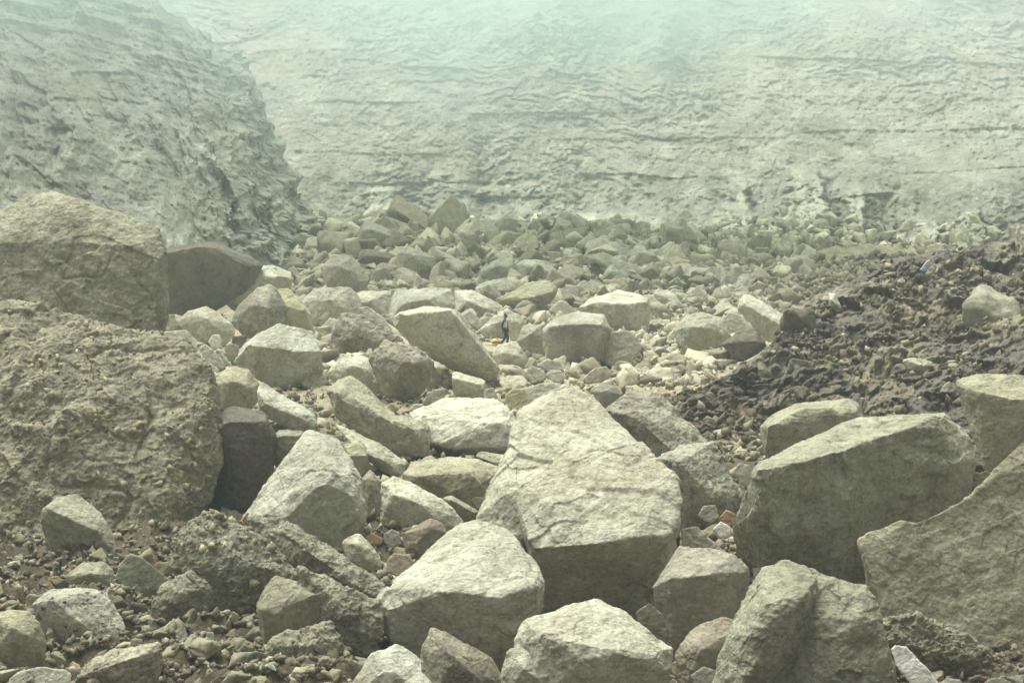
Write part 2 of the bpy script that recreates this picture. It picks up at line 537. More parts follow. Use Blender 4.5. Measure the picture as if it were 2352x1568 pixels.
    R("dark rough rock with pale sloping top, under the tilted ridge slab", 'brown', 2,
      [(105,530),(150,445),(250,448),(378,490),(378,575),(300,605),(165,605)], [(160,490,.0),(300,505,-.02),(365,525,.03)], dtop=.6)
    R("tall grey angular boulder below and right of the tilted ridge slab", 'grey', 2, [(375,600),(390,470),(450,412),(650,510),(650,610),(580,690),(395,660)], [(470,480,0),(560,560,.02)])
    R("bright triangular slab leaning right of the tall grey angular boulder", 'pale', 2, [(600,560),(660,512),(780,560),(805,603),(720,632),(645,615)], dtop=.7, name="slab", cat="slab")
    R("small shaded rock beneath the bright triangular slab", 'brown', 2, [(540,580),(600,555),(680,620),(600,695),(545,665)], name="rock", cat="rock")
    R("small white pointed stone on the far rubble, left of the big tan boulder", 'pale', 2, [(800,605),(868,543),(918,632),(860,655),(805,645)], name="rock", cat="rock")
    R("wide hazy grey boulder at the foot of the left gully slope", 'grey', 2, [(-150,570),(-60,482),(60,490),(140,580),(188,690),(150,738),(0,748),(-120,690)], [(20,560,0),(80,650,0)], worn=4, dD=-10)
    R("knobbly mottled rock right of the wide hazy grey boulder", 'mottle', 2, [(192,655),(220,590),(310,578),(352,620),(330,695),(220,705)], name="rock", cat="rock")
    R("low grey rounded rock in front of the tall grey angular boulder", 'grey', 2, [(342,685),(370,618),(480,628),(572,690),(550,730),(370,728)], name="rock", cat="rock", worn=4)
    R("flat pale rock in front of the small shaded rock on the rubble ridge", 'pale', 2, [(600,690),(680,625),(750,640),(740,690),(660,715)], name="rock", cat="rock")
    R("pale low rock left of the white pointed stone's foot", 'pale', 2, [(740,650),(800,640),(880,680),(850,715),(760,715)], name="rock", cat="rock")
    R("big tan boulder with rounded brow in the far rubble, above the yellow boulder", 'grey', 2, [(945,610),(1040,530),(1110,497),(1182,510),(1228,620),(1215,690),(1080,690),(955,650)], [(1060,560,.02),(1170,570,0),(1150,650,0)])
    R("bright small slab on top of the far rubble behind the big tan boulder", 'pale', 2, [(1098,470),(1130,438),(1252,470),(1200,515),(1120,515)], name="slab", cat="slab", dtop=.7)
    R("bright lumpy boulder right of the big tan boulder, in the far rubble", 'pale', 2, [(1198,540),(1280,513),(1430,528),(1483,600),(1470,668),(1380,680),(1225,660)], [(1300,570,.1),(1420,600,.1)])
    R("yellow-bellied boulder shaped like a loaf, behind and above the person", 'yellow', 2,
      [(1050,800),(1180,720),(1280,680),(1400,652),(1490,710),(1455,800),(1370,875),(1290,895),(1150,860)], [(1200,790,.03),(1330,775,-.01),(1470,735,.03)], dbot=.3, worn=3)
    R("pale hooked rock against the left end of the yellow-bellied boulder", 'pale', 2, [(918,712),(960,680),(1095,690),(1130,638),(1192,690),(1205,735),(1100,785),(980,810)], [(1000,730,.02),(1110,735,0)])
    R("small flat grey rock behind the pale hooked rock", 'grey', 2, [(870,700),(930,640),(1000,655),(960,690),(920,730)], name="rock", cat="rock")
    R("broad pale shelf of rock behind the large leaning boulder", 'pale', 2, [(325,840),(368,738),(620,708),(765,718),(785,840),(700,940),(325,960)], [(420,820,.1),(600,790,.1)], dtop=.7, dD=-4)
    R("long pale sloping rock between the leaning boulder and the person", 'pale', 2, [(765,728),(900,728),(1020,790),(1110,840),(1125,900),(1000,950),(790,920)], [(860,800,.05),(980,850,.03)], dtop=.6)
    R("large leaning boulder overhanging a black hollow, left of the person", 'pale', 2,
      [(335,935,.25),(400,870,.5),(590,845,.6),(760,855,.5),(830,900,.3),(960,1090,.2),(1080,1260,.15),(1112,1295,.15),(1020,1370,.25),(900,1335,.3),(640,1215,.3),(520,1135,.3),(365,985,.25)],
      [(410,895,.03),(620,890,0),(750,868,.02),(740,1200,.06),(900,1225,.05),(680,1050,.0)], rough=.8, dD=-2, back=.5)
    R("rough reddish-brown boulder with pale crust on top, left of the black hollow", 'redpale', 2,
      [(180,1200),(250,1110),(400,1085),(500,1108),(600,1180),(638,1230),(610,1350),(560,1450),(420,1510),(290,1480),(230,1330)], [(400,1190,.02),(540,1210,.02),(400,1320,0)], lumps=.08, lump_size=.7, worn=3, dbot=.25)
    R("dark rough wedge of rock above the reddish-brown boulder", 'mottle', 2, [(-80,1020),(-20,890),(150,900),(300,980),(400,1050),(412,1095),(300,1170),(60,1190),(-70,1180)], [(100,1000,.05),(200,1080,.02)], lumps=.08, lump_size=.6)
    R("small bright flake standing on the dark rough wedge of rock", 'pale', 2, [(-5,1095),(40,1072),(120,1170),(90,1185),(10,1180)], name="rock", cat="rock")
    R("white ridged boulder behind the dark rough wedge, left of the leaning boulder", 'pale', 2, [(-10,850),(120,738),(345,728),(325,870),(340,960),(250,960),(110,880)], [(200,800,.05)])
    R("pale sharp-edged slab sloping right under the white ridged boulder", 'pale', 2, [(105,850),(180,838),(300,930),(352,1000),(340,1050),(250,1050),(165,940)], name="slab", cat="slab")
    R("pale broad boulder on the hazy left, between the cream boulder and the white ridged one", 'pale', 0, [(690,695),(720,663),(805,658),(832,690),(830,735),(720,750)], [(760,690,.1)])
    R("rounded cream boulder in front of the reddish-brown one", 'pale', 4, [(840,300),(900,220),(1060,185),(1130,200),(1180,260),(1242,410),(1225,480),(1130,480),(960,420),(850,350)], [(1010,260,.05),(1120,290,0),(1180,400,.02)])
    R("crumbly pale rock with rubble on it, left of the rounded cream boulder", 'mottle', 4, [(660,370),(730,310),(830,320),(860,380),(800,430),(690,420)], name="rock", cat="rock")
    R("squarish pale rock beside the person's left, below the long sloping rock", 'grey', 2, [(825,905),(880,862),(950,930),(985,985),(935,1010),(860,950)], name="rock", cat="rock")
    R("whitish rock face directly behind the standing person", 'pale', 2, [(945,1005),(1050,905),(1140,855),(1225,890),(1262,960),(1240,1040),(1130,1065),(980,1060)], [(1080,950,.1),(1180,940,.08)], dD=3)
    R("yellow-streaked narrow rock just right of the standing person", 'yellow', 2, [(1150,960),(1190,930),(1225,950),(1225,1080),(1160,1085)], name="rock", cat="rock", dD=1)
    R("pale pyramidal rock right of the yellow-streaked narrow rock", 'grey', 2, [(1205,1090),(1245,970),(1380,968),(1410,1100),(1392,1200),(1260,1160)], [(1300,1030,.02)])
    R("rounded pale boulder in front of the person's feet", 'pale', 2, [(1028,1180),(1070,1110),(1160,1080),(1240,1120),(1292,1220),(1235,1290),(1100,1300)], [(1130,1160,.03),(1200,1190,.02)], worn=3)
    R("thin broken flake with a bright edge, behind the red-stained block", 'pale', 2, [(1265,935),(1310,885),(1380,865),(1475,925),(1440,970),(1330,970)], name="rock", cat="rock")
    R("flat pale rock between the yellow-bellied boulder and the striped block", 'pale', 2, [(1418,870),(1500,798),(1550,808),(1615,880),(1520,920)], name="rock", cat="rock")
    R("brown block with white flat top and red stain, right of the person", 'redpale', 2,
      [(1378,1080),(1395,985),(1480,905,.5),(1560,886,.6),(1800,890,.6),(1865,1000),(1835,1100),(1800,1245,.1),(1560,1262,.1),(1420,1195,.12)],
      [(1410,985,.05),(1560,962,0),(1800,966,-.02),(1805,1080,-.02),(1440,1150,.04)], steps=.3)
    R("round buff boulder touching the right side of the red-stained block", 'grey', 2, [(1808,1080),(1860,1010),(1960,1002),(2045,1050),(2072,1130),(2000,1230),(1880,1262),(1818,1245)], worn=5, steps=.2)
    R("blocky white boulder with vertical stripes, right of the red-stained block", 'pale', 2,
      [(1615,860),(1700,790,.6),(1900,737,.8),(2050,758,.7),(2125,800,.4),(2095,880),(2115,1025),(2060,1050),(1870,1020),(1800,920)], [(1760,815,.05),(1920,830,0),(2085,818,.03),(1850,900,.02),(2050,1010,.03)], steps=.4)
    R("rounded pale rock perched on the far rubble crest, right of centre", 'pale', 2, [(1815,462),(1900,428),(1990,433),(2035,490),(2035,545),(1930,540),(1850,505)], worn=3, dtop=.6)
    R("long brownish slab sloping down under the perched pale rock", 'grey', 2, [(1675,490),(1800,468),(2000,560),(2130,610),(2285,680),(2295,715),(2180,705),(1950,615),(1750,550)], name="slab", cat="slab", dtop=.6)
    R("dark recess rock below the long brownish slab", 'brown', 2, [(1700,570),(1780,555),(1950,620),(1960,680),(1850,690),(1720,630)], name="rock", cat="rock")
    R("pale angular rock left of the striped block, in the middle rubble", 'pale', 2, [(1500,730),(1560,690),(1640,700),(1630,790),(1550,805)], name="rock", cat="rock")
    R("pale flat rock above the striped block", 'pale', 2, [(1640,710),(1720,658),(1830,700),(1810,760),(1700,765)], name="rock", cat="rock", dtop=.6)
    R("bright flat-faced rock upper right of the striped block", 'pale', 2, [(2138,740),(2180,718),(2300,760),(2362,850),(2250,885),(2180,825)], [(2230,780,.05)], dtop=.7)
    R("white flat slab lying right of the striped block's foot", 'pale', 2, [(2118,960),(2140,928),(2265,930),(2275,985),(2180,1005)], name="slab", cat="slab", dtop=.7)
    # ---- middle, in front of the red-stained block
    R("pale rounded rock left of the white wedge stone, below the pale pyramidal rock", 'pale', 2, [(1255,1295),(1310,1248),(1400,1290),(1412,1355),(1300,1372)], name="rock", cat="rock")
    R("small buff rock tucked under the red-stained block's left corner", 'grey', 2, [(1340,1250),(1400,1205),(1500,1215),(1540,1290),(1450,1310)], name="rock", cat="rock")
    R("bright small boulder in the rubble below the red-stained block", 'pale', 2, [(1395,1320),(1440,1275),(1510,1280),(1545,1345),(1480,1375)], name="rock", cat="rock")
    R("flat white stone lying right of the black hollow", 'pale', 2, [(1078,1362),(1150,1318),(1250,1318),(1295,1372),(1190,1418),(1110,1408)], name="rock", cat="rock", dtop=.7)
    R("white-topped oval boulder alone in the rubble below the round buff boulder", 'pale', 2, [(1660,1335),(1740,1263),(1830,1252),(1875,1312),(1785,1368),(1690,1378)], worn=4, dbot=.25)
    R("grey pointed boulder behind the top of the great sloping boulder", 'grey', 2, [(1725,1425),(1790,1368),(1890,1383),(1945,1450),(1895,1500),(1800,1560),(1755,1510)], [(1830,1430,.02)])
    R("ochre rounded rock left of the great sloping boulder's peak", 'yellow', 2, [(1120,1450),(1170,1410),(1260,1400),(1320,1480),(1280,1570),(1150,1560)], worn=4, name="rock", cat="rock")
    R("pale blocky rock hugging the left of the great sloping boulder's peak", 'pale', 2, [(1230,1420),(1300,1390),(1400,1360),(1520,1370),(1500,1440),(1360,1540),(1250,1560)])
    R("small squared pale block standing on end below the black hollow", 'pale', 2, [(755,1300),(800,1287),(992,1350),(1003,1505),(960,1495),(770,1445)], [(762,1335,.02),(978,1385,0),(975,1480,.02)], name="block", cat="block", steps=.2)
    R("small olive flat-faced rock left of the squared pale block", 'olive', 2, [(552,1510),(590,1430),(690,1403),(750,1420),(695,1480),(610,1545)], name="rock", cat="rock")

    # ---- right of centre, middle distance
    R("cream pointed boulder leaning left, at the foot of the dark earth bank", 'pale', 3, [(372,860),(418,742,.6),(560,808,.5),(745,930,.35),(725,1010),(600,1095),(520,1000),(440,930)], [(430,830,.04),(600,930,.0),(700,990,.02)], dtop=.5, dD=-3)
    R("pale lumpy boulder with yellowish flank, left of the dark angular rock", 'pale', 3, [(-70,1010),(20,900),(150,878),(265,920),(345,1050),(260,1130),(100,1165),(-30,1130)], [(60,980,.05),(180,990,.03)], worn=3)
    R("pale ribbed rock behind the dark angular rock", 'pale', 3, [(255,950),(320,880),(400,900),(490,1000),(460,1080),(330,1080)], name="rock", cat="rock")
    R("dark brown angular rock beside the foot of the earth bank", 'brown', 3, [(262,1105),(380,1018),(510,985),(585,1110),(540,1160),(405,1230),(365,1195)], [(400,1080,.02),(520,1090,0)], steps=1)
    R("small dark rock at the left foot of the pale lumpy boulder", 'brown', 3, [(-10,1110),(40,1040),(90,1080),(90,1140),(20,1160)], name="rock", cat="rock")
    R("pale flat boulder in front of the far cliff foot, right of the perched rock", 'pale', 3, [(-65,620),(0,562),(190,578),(255,640),(235,708),(80,690)], [(60,630,.05)], dtop=.6)
    R("grey triangular rock by the cliff foot right of the pale flat boulder", 'grey', 3, [(245,690),(310,620),(380,640),(410,720),(380,760),(290,740)], name="rock", cat="rock")
    R("tilted pale slab propped up at the cliff foot, on the right", 'pale', 3, [(895,545),(1040,428),(1065,455),(985,550)], name="slab", cat="slab", D=196)
    R("dark-faced slab leaning beside the propped pale slab at the cliff foot", 'brown', 3, [(955,560),(1100,468),(1120,545),(1070,578)], name="slab", cat="slab", D=195)
    R("big olive boulder cut by the right picture edge, below the earth bank", 'olive', 0, [(2190,872),(2250,856),(2352,864),(2460,900),(2460,1100),(2330,1080),(2260,1080),(2238,1010),(2208,930)], [(2250,900,.03),(2340,920,0),(2300,1040,.05)])
    # ---- centre
    R("dark brown smooth boulder with a red upper corner, squeezed beside the conglomerate crag", 'red', 4,
      [(105,570),(200,543),(420,575),(492,740),(482,900),(340,1170),(230,1290),(60,1270),(0,1230),(20,1000),(80,800)], [(130,640,.0),(430,645,-.03),(470,760,.0),(250,900,-.02)], dbot=.35, rough=.8)
    R("long white slab with a dark broken front, above the dark red-cornered boulder", 'pale', 4, [(355,425),(390,368,.8),(480,440,.7),(765,600,.4),(775,705),(640,715),(520,670),(380,570)], [(510,590,.05),(640,605,0),(420,520,.05)], name="slab", cat="slab")
    R("crumbled brown rock on the lip of the long white slab", 'brown', 4, [(355,590),(380,540),(520,560),(530,620),(430,650)], name="rock", cat="rock")
    R("wedge-shaped olive rock lodged at the top of the ridged cream boulder", 'olive', 4, [(485,740),(520,698),(680,708),(695,770),(600,905),(500,970),(468,930)], [(500,738,0),(660,745,0),(600,870,.03)], steps=.2, name="rock", cat="rock", dD=-9)
    R("large cream boulder with a sharp ridge down its face, below the olive wedge", 'pale', 4,
      [(660,780,.6),(700,720,.8),(760,698,.9),(900,760,.7),(1000,900,.5),(1080,1050,.35),(1112,1200,.2),(1105,1430,.12),(900,1530,.1),(500,1480,.1),(270,1300,.3),(430,1040,.45),(600,870,.5)],
      [(700,800,.5),(790,890,.28),(865,960,.14),(885,1030,.02),(1000,1110,.05),(520,1290,.02),(640,1180,.02)], back=.4)
    R("yellowish knob of rock on the right shoulder of the ridged cream boulder", 'yellow', 4, [(955,800),(1080,768),(1130,840),(1137,960),(1080,1040),(1018,975),(985,890)], [(995,890,0),(1110,885,0)], name="rock", cat="rock")
    R("long pale slanting slab running down to the layered flat boulder", 'pale', 4, [(885,650,.7),(1000,700,.6),(1250,820,.4),(1395,940,.25),(1372,1040),(1250,1010),(1150,930),(1000,780)], [(1140,865,.03),(1260,935,0)], name="slab", cat="slab")
    R("narrow mottled stone standing upright right of the ridged cream boulder", 'mottle', 4, [(1075,1040),(1140,968),(1222,1050),(1222,1150),(1205,1340),(1110,1345),(1085,1150)], [(1150,1050,.0)], name="rock", cat="rock")
    R("long olive slab tilting down to a squared right end, centre of the field", 'olive', 4, None, hulls=[
      ([(845,430,.4),(920,350,.5),(1000,333,.5),(1100,390,.45),(1310,590,.3),(1320,750,.1),(1290,880,.08),(1130,755,.1),(900,625,.15)], [(915,450,.02),(1130,735,0),(1280,640,.02)]),
      ([(1285,600,.25),(1400,615,.3),(1540,655,.3),(1552,800,.2),(1522,895,.15),(1400,920,.08),(1290,865,.08)], [(1300,640,0),(1400,850,.02),(1420,690,.0)])], steps=.4)
    R("broad bright boulder with white wavy ledges, behind the great sloping boulder's left", 'pale', 4,
      [(1395,595),(1500,558,.8),(1650,480,1.0),(1900,468,1.0),(2030,490,.8),(2110,580,.5),(2172,680,.35),(2165,830,.25),(2080,860,.25),(1850,900,.25),(1660,860,.25),(1545,810,.25),(1545,680,.3)],
      [(1560,790,.03),(1700,830,0),(1900,720,.06),(2050,660,.08),(2130,820,.06)], steps=1.6, back=.3)
    R("pale pillar-like stone behind the broad bright boulder", 'pale', 4, [(1925,420),(1990,408),(2065,560),(2000,620),(1930,570)], name="rock", cat="rock")
    R("pale broken stone at the left tip of the broad bright boulder", 'pale', 4, [(1400,570),(1440,520),(1510,520),(1520,590),(1440,610)], name="rock", cat="rock")
    R("layered flat grey boulder with wavy bedding lines, left of the great sloping boulder", 'olive', 4,
      [(1355,1005),(1400,930,.5),(1700,888,.7),(1880,900,.7),(2070,985,.5),(1960,1150),(1850,1225),(1600,1190),(1400,1090)], [(1480,1020,.05),(1800,990,.05),(1900,1060,0),(1700,1130,.0)], steps=1.6)
    R("thin white plates stacked on the layered flat boulder", 'pale', 4, [(1865,885),(1890,848),(2115,880),(2075,965),(1960,915)], name="slab", cat="slab", dtop=.6, dD=-5)
    R("small dark-faced wedge rock under the layered flat boulder", 'olive', 4, [(1635,1175),(1700,1148,.5),(1905,1262,.3),(1893,1340),(1780,1345),(1700,1275)], [(1700,1185,0),(1860,1272,.02)], dbot=.3, name="rock", cat="rock")
    R("shadowed brown stone in the cleft left of the great sloping boulder", 'brown', 4, [(1830,1190),(1860,1160),(1960,1165),(1950,1240),(1890,1260)], name="rock", cat="rock")
    R("smooth rounded cream boulder, right of the narrow upright stone", 'pale', 4,
      [(1215,1060),(1300,1018),(1470,1080),(1640,1180),(1795,1335),(1745,1430),(1560,1450),(1350,1410),(1225,1325),(1212,1180)], [(1300,1150,.04),(1450,1200,.0),(1600,1320,.03)], worn=4, steps=.4)
    R("pinkish low rock with mossy top, in front of the smooth rounded cream boulder", 'pink', 4, [(1365,1410),(1560,1308),(1640,1340),(1692,1420),(1600,1560),(1450,1570),(1380,1500)], [(1540,1380,.03),(1480,1480,0)])
    R("pointed pale rock jutting up among reddish cobbles, left of the bright boulder", 'pale', 4, [(945,1465),(1060,1406),(1120,1458),(1205,1560),(1235,1650),(1150,1680),(990,1620)], [(1060,1500,.03),(1120,1600,0)], name="rock", cat="rock")
    R("reddish cobble in the gravel gap right of the ridged cream boulder", 'redpale', 4, [(1230,1420),(1290,1380),(1350,1410),(1360,1490),(1290,1520),(1235,1480)], name="cobble", cat="cobble", worn=4)
    R("cream oval cobble in the gravel gap beside the reddish cobble", 'tan', 4, [(1100,1440),(1160,1410),(1225,1440),(1230,1490),(1160,1510),(1110,1480)], name="cobble", cat="cobble", worn=5)
    R("pink speckled cobble below the reddish cobble in the gravel gap", 'pink', 0, [(885,1290),(905,1268),(945,1275),(955,1305),(920,1325),(890,1315)], name="cobble", cat="cobble", worn=4)

    # ---- the great central boulder and its surroundings
    R("great sloping cream boulder with a dark undercut front, largest in the centre", 'pale', 0, None, hulls=[
      ([(1188,925,.8),(1235,895,.9),(1290,873,.98),(1330,880,.95),(1390,940,.8),(1460,1020,.55),(1560,1108,.28),(1562,1180,.16),(1545,1290,.26),(1505,1370,.42),(1430,1402,.52),(1290,1395,.52),(1248,1330,.36),(1212,1262,.1),(1190,1180,.2),(1182,1060,.45)],
       [(1222,1264,.0),(1350,1248,-.05),(1475,1229,-.06),(1535,1234,.0),(1205,1170,.13),(1300,1060,.38),(1420,1120,.17),(1500,1150,.12)]),
      ([(1098,1195,.35),(1120,1130,.45),(1160,1040,.55),(1195,935,.75),(1215,1000,.6),(1225,1180,.2),(1200,1240,.2),(1150,1230,.25)], [(1180,1110,.3)])], steps=1.0, rough=.8, back=.3, vox=2.4)
    R("weathered grey fin of rock clinging to the right corner of the great sloping boulder", 'brown', 0, [(1516,1150,.05),(1524,1112,.1),(1556,1118,.15),(1562,1170),(1560,1290),(1545,1285),(1530,1240,.02)], D=66.5, name="rock_fin", cat="rock", steps=2, rough=1.6)
    R("bright white-topped boulder in the foreground, left of the great sloping boulder", 'pale', 0,
      [(868,1362,.3),(920,1330,.45),(1000,1268,.7),(1060,1200,.95),(1100,1193,.95),(1170,1213,.85),(1205,1270,.6),(1240,1308,.35),(1247,1350,.2),(1237,1410,.15),(1190,1490,.12),(1080,1510,.12),(900,1470,.12),(866,1410,.15)],
      [(890,1376,.02),(960,1362,-.02),(1040,1362,-.05),(1150,1370,-.06),(1225,1340,.02),(1100,1260,.4)], steps=.8, vox=2.4)
    R("buff boulder with a peaked white top, front row right of the white-topped boulder", 'pale', 0,
      [(1180,1468),(1200,1428,.35),(1290,1393,.55),(1375,1374,.65),(1420,1393,.6),(1480,1440,.4),(1542,1490,.2),(1545,1540,.1),(1530,1640,.05),(1200,1640,.05)],
      [(1255,1462,.02),(1340,1512,-.06),(1450,1502,-.06),(1525,1505,.0),(1300,1430,.25)], steps=.5, vox=2.4)
    R("grey rounded boulder in shadow, right of the great boulder's undercut front", 'grey', 0,
      [(1500,1345),(1560,1255),(1630,1258),(1680,1268),(1728,1310),(1716,1350),(1650,1415,.35),(1560,1440,.35),(1508,1390,.3)], [(1540,1330,.0),(1630,1320,-.05),(1640,1390,.02)], worn=4, steps=.3)
    R("flaky brown slab lying on the grey shadowed boulder", 'grey', 0, [(1562,1215),(1600,1207),(1662,1265),(1652,1292),(1620,1300),(1568,1265)], D=66, name="slab", cat="slab", steps=1.5)
    R("small round brown stone in the dark gap under the great boulder", 'brown', 0, [(1458,1405),(1490,1383),(1522,1408),(1537,1450),(1532,1490),(1478,1480)], worn=5, name="rock", cat="rock", dD=1)
    R("pinkish striped boulder at the bottom between the buff and the hollowed boulders", 'pink', 0, [(1548,1495),(1600,1433),(1660,1418),(1725,1425),(1700,1520),(1650,1600),(1570,1600)], [(1610,1490,.02)], worn=3)
    R("grey egg cobble at the bottom edge beside the hollowed boulder", 'grey', 0, [(1585,1550),(1615,1528),(1650,1540),(1650,1590),(1600,1600)], worn=5, name="cobble", cat="cobble", dD=-1)
    R("small yellowish stone at the right foot of the buff peaked boulder", 'yellow', 0, [(1535,1525),(1560,1512),(1590,1530),(1585,1552),(1545,1552)], name="cobble", cat="cobble", dD=-1.5)
    R("olive foreground boulder with a scooped hollow on its right, bottom edge", 'olive', 0, None, hulls=[
      ([(1625,1640,.05),(1655,1500,.2),(1690,1430,.3),(1722,1340,.4),(1742,1300,.45),(1800,1286,.5),(1850,1300,.45),(1878,1330,.3),(1860,1400,.05),(1770,1500,-.02),(1740,1640,0)], [(1760,1400,-.08),(1840,1370,-.02),(1830,1430,-.02),(1755,1490,-.1),(1700,1580,-.08)]),
      ([(1800,1310,.5),(1870,1310,.45),(1905,1335,.35),(1990,1345,.32),(2015,1390,.25),(2042,1500,.15),(2070,1640,.1),(1720,1640,.05),(1760,1480,.12)], [(1860,1420,.14),(1970,1420,.12),(1900,1560,.03)])], rough=1.1, steps=.8, vox=2.4)
    R("pale small boulder split by a crack, bottom edge left of the buff peaked one", 'pale', 0, [(1150,1535),(1165,1490),(1210,1481),(1270,1530),(1298,1562),(1290,1640),(1150,1640)], [(1200,1530,.03),(1250,1570,0)], steps=1.5)
    R("mottled knobbly boulder at the bottom, between the two pale front boulders", 'mottle', 0, [(965,1490),(990,1440),(1040,1458),(1080,1498),(1130,1510),(1158,1560),(1150,1640),(980,1640)], [(1040,1510,.02),(1100,1560,0)])
    R("big pale dome of rock rising from the bottom edge, right of the gravel slope", 'pale', 0, [(795,1600),(850,1498,.4),(910,1479,.5),(960,1508,.45),(1035,1570,.25),(1060,1640),(795,1640)], [(880,1530,.1),(950,1570,0)], worn=3)
    R("rough mottled boulder behind the great sloping boulder's right slope", 'mottle', 0, [(1385,940),(1450,898,.6),(1510,898,.6),(1600,980,.4),(1625,1010,.35),(1655,1085),(1560,1140),(1480,1060)], [(1470,960,.15),(1560,1040,.03)], lumps=.05, steps=.3)
    R("pale crusted boulder with brown patches, right of the great boulder's corner", 'mottle', 0, [(1508,1052),(1570,1018,.5),(1640,1013,.5),(1672,1080),(1712,1145),(1690,1195),(1580,1190),(1530,1110)], [(1560,1060,.03),(1620,1120,0)], lumps=.05)
    R("grey cobble in the hollow right of the great boulder", 'grey', 0, [(1600,1185),(1615,1160),(1645,1158),(1652,1190),(1630,1208)], name="cobble", cat="cobble", worn=4, D=70)
    R("white quartz-like cobble in the hollow between the two largest boulders", 'quartz', 0, [(1636,1215),(1655,1195),(1680,1210),(1680,1232),(1655,1240)], name="cobble", cat="cobble", worn=4, D=68)
    R("rusty brown cobble above the white cobble in the hollow", 'tan', 0, [(1650,1190),(1668,1168),(1690,1180),(1690,1205),(1668,1212)], name="cobble", cat="cobble", worn=4, D=69.5)
    R("grey lump of rock left of the hollow-sided boulder's upper corner", 'grey', 0, [(1680,1085),(1700,1060),(1725,1070),(1730,1105),(1710,1120)], name="rock", cat="rock", D=77)
    # ---- right foreground
    R("olive slab with stained upright face behind the big white-topped right boulder", 'olive', 7, [(1138,385),(1170,340,.45),(1300,288,.5),(1500,278,.5),(1540,263,.5),(1592,280,.45),(1622,345,.35),(1610,480),(1450,600),(1240,600),(1155,520)], [(1180,395,0),(1330,310,.08),(1500,305,.05),(1580,335,.03),(1300,480,0)], steps=.3, rough=.7, name="slab", cat="slab")
    R("massive olive boulder with white sloping top and hollowed front, on the right", 'olive', 7, None, hulls=[
      ([(1118,578,.1),(1250,498,.5),(1420,440,.6),(1600,420,.6),(1640,560,.2),(1700,760,.28),(1560,930,.4),(1440,1035,.42),(1270,1010,.42),(1010,860,.36),(1068,700,.2)], [(1132,592,.02),(1340,558,.02),(1560,680,.10),(1500,850,.06),(1400,900,.03),(1230,900,.03),(1140,760,.04)]),
      ([(1560,400,.7),(1750,350,.7),(1980,326,.68),(2065,400,.6),(2142,515,.52),(2085,690,.44),(1845,845,.40),(1650,720,.34),(1590,530,.2)], [(1600,532,.17),(1740,432,.31),(1990,350,.42),(2010,560,.36),(1800,640,.27),(1850,760,.33)]),
      ([(1120,578,.08),(1240,499,.5),(1420,430,.62),(1600,348,.72),(1800,335,.72),(1982,326,.68),(1992,347,.40),(1742,424,.30),(1580,524,.15),(1340,553,.0),(1340,640,.1),(1600,620,.26),(1900,500,.42)], [])], steps=.5, rough=.8, back=.15, vox=2.4)
    R("vast smooth olive slab with a concave upper edge, filling the lower right corner", 'olive', 7, None, hulls=[
      ([(1594,912),(1640,885),(1802,824),(1850,860),(2352,1000),(2352,1430),(2100,1400),(1900,1300),(1700,1265),(1672,1120)], []),
      ([(1835,850),(1940,810),(2040,762),(2150,690),(2200,1000),(2120,1400),(1850,1250)], []),
      ([(2080,735),(2180,650),(2262,560),(2352,450),(2520,420),(2520,1440),(2352,1430),(2060,1380)], [])], rough=.7, steps=.25, D=58, back=.2, vox=2.6, dbot=0, dtop=.36, name="slab", cat="slab")
    R("crusty dark lump of gravel under the lower edge of the vast smooth slab", 'cong', 10, [(1170,720),(1300,690),(1500,680),(1700,790),(1950,880),(2050,960),(1900,1000),(1500,960),(1250,920)], D=55.5, lumps=.12, lump_size=.3, name="gravel_lump", cat="rock", steps=0)
    R("long white worn stone lying in the gravel, bottom right", 'quartz', 10, [(1255,960),(1290,925),(1390,930),(1480,1030),(1600,1160),(1700,1290),(1450,1290),(1310,1090)], D=50.5, worn=5, name="rock", cat="rock", steps=.6)
    R("olive block at the bottom edge right of the long white stone", 'olive', 10, [(2010,1230),(2080,1185),(2180,1185),(2300,1260),(2300,1330),(2000,1330)], D=52, name="rock", cat="rock")
    R("dark brown earthy rock in the lower right corner gravel", 'brown', 10, [(1560,1110),(1700,1000),(2050,960),(2110,1050),(2350,1170),(2380,1290),(1650,1290)], D=56, lumps=.1, lump_size=.3, name="rock", cat="rock")
    R("small pale stone beside the long white stone, at the bottom edge", 'pale', 10, [(1640,1235),(1720,1190),(1830,1200),(1870,1260),(1860,1320),(1640,1320)], D=52.5, name="rock", cat="rock")
    R("dark rock in the gap between the white-topped boulder and the vast slab", 'brown', 7, [(2080,690),(2100,610),(2190,590),(2210,640),(2150,720)], name="rock", cat="rock", D=72)
    # ---- lower left
    R("curved olive boulder with a dark undercut side, on the gravel below the crag", 'olive', 6, [(268,420,.2),(300,360,.3),(400,290,.5),(510,262,.6),(605,320,.55),(700,395,.45),(785,560,.25),(815,700,.1),(700,655,.2),(560,605,.25),(290,505,.25)], [(325,362,.05),(480,440,0),(660,520,-.02),(710,600,.0)], steps=.8)
    R("smooth egg-shaped boulder lying in the gravel at lower left", 'olive', 6, [(788,840),(830,730),(900,672),(980,700),(1080,790),(1175,855),(1085,915),(950,938),(860,905)], worn=8, rough=.6, steps=0, dbot=.3)
    R("lumpy pale boulder left of the smooth egg-shaped boulder", 'olive', 6, [(440,835),(560,740),(720,728),(790,800),(772,905),(700,928),(560,920),(465,890)], [(660,820,0),(560,820,.03)], worn=3)
    R("small tan cube of stone above the black-speckled boulder", 'tan', 6, [(318,890),(335,835),(400,828),(450,870),(440,925),(330,925)], name="cobble", cat="cobble")
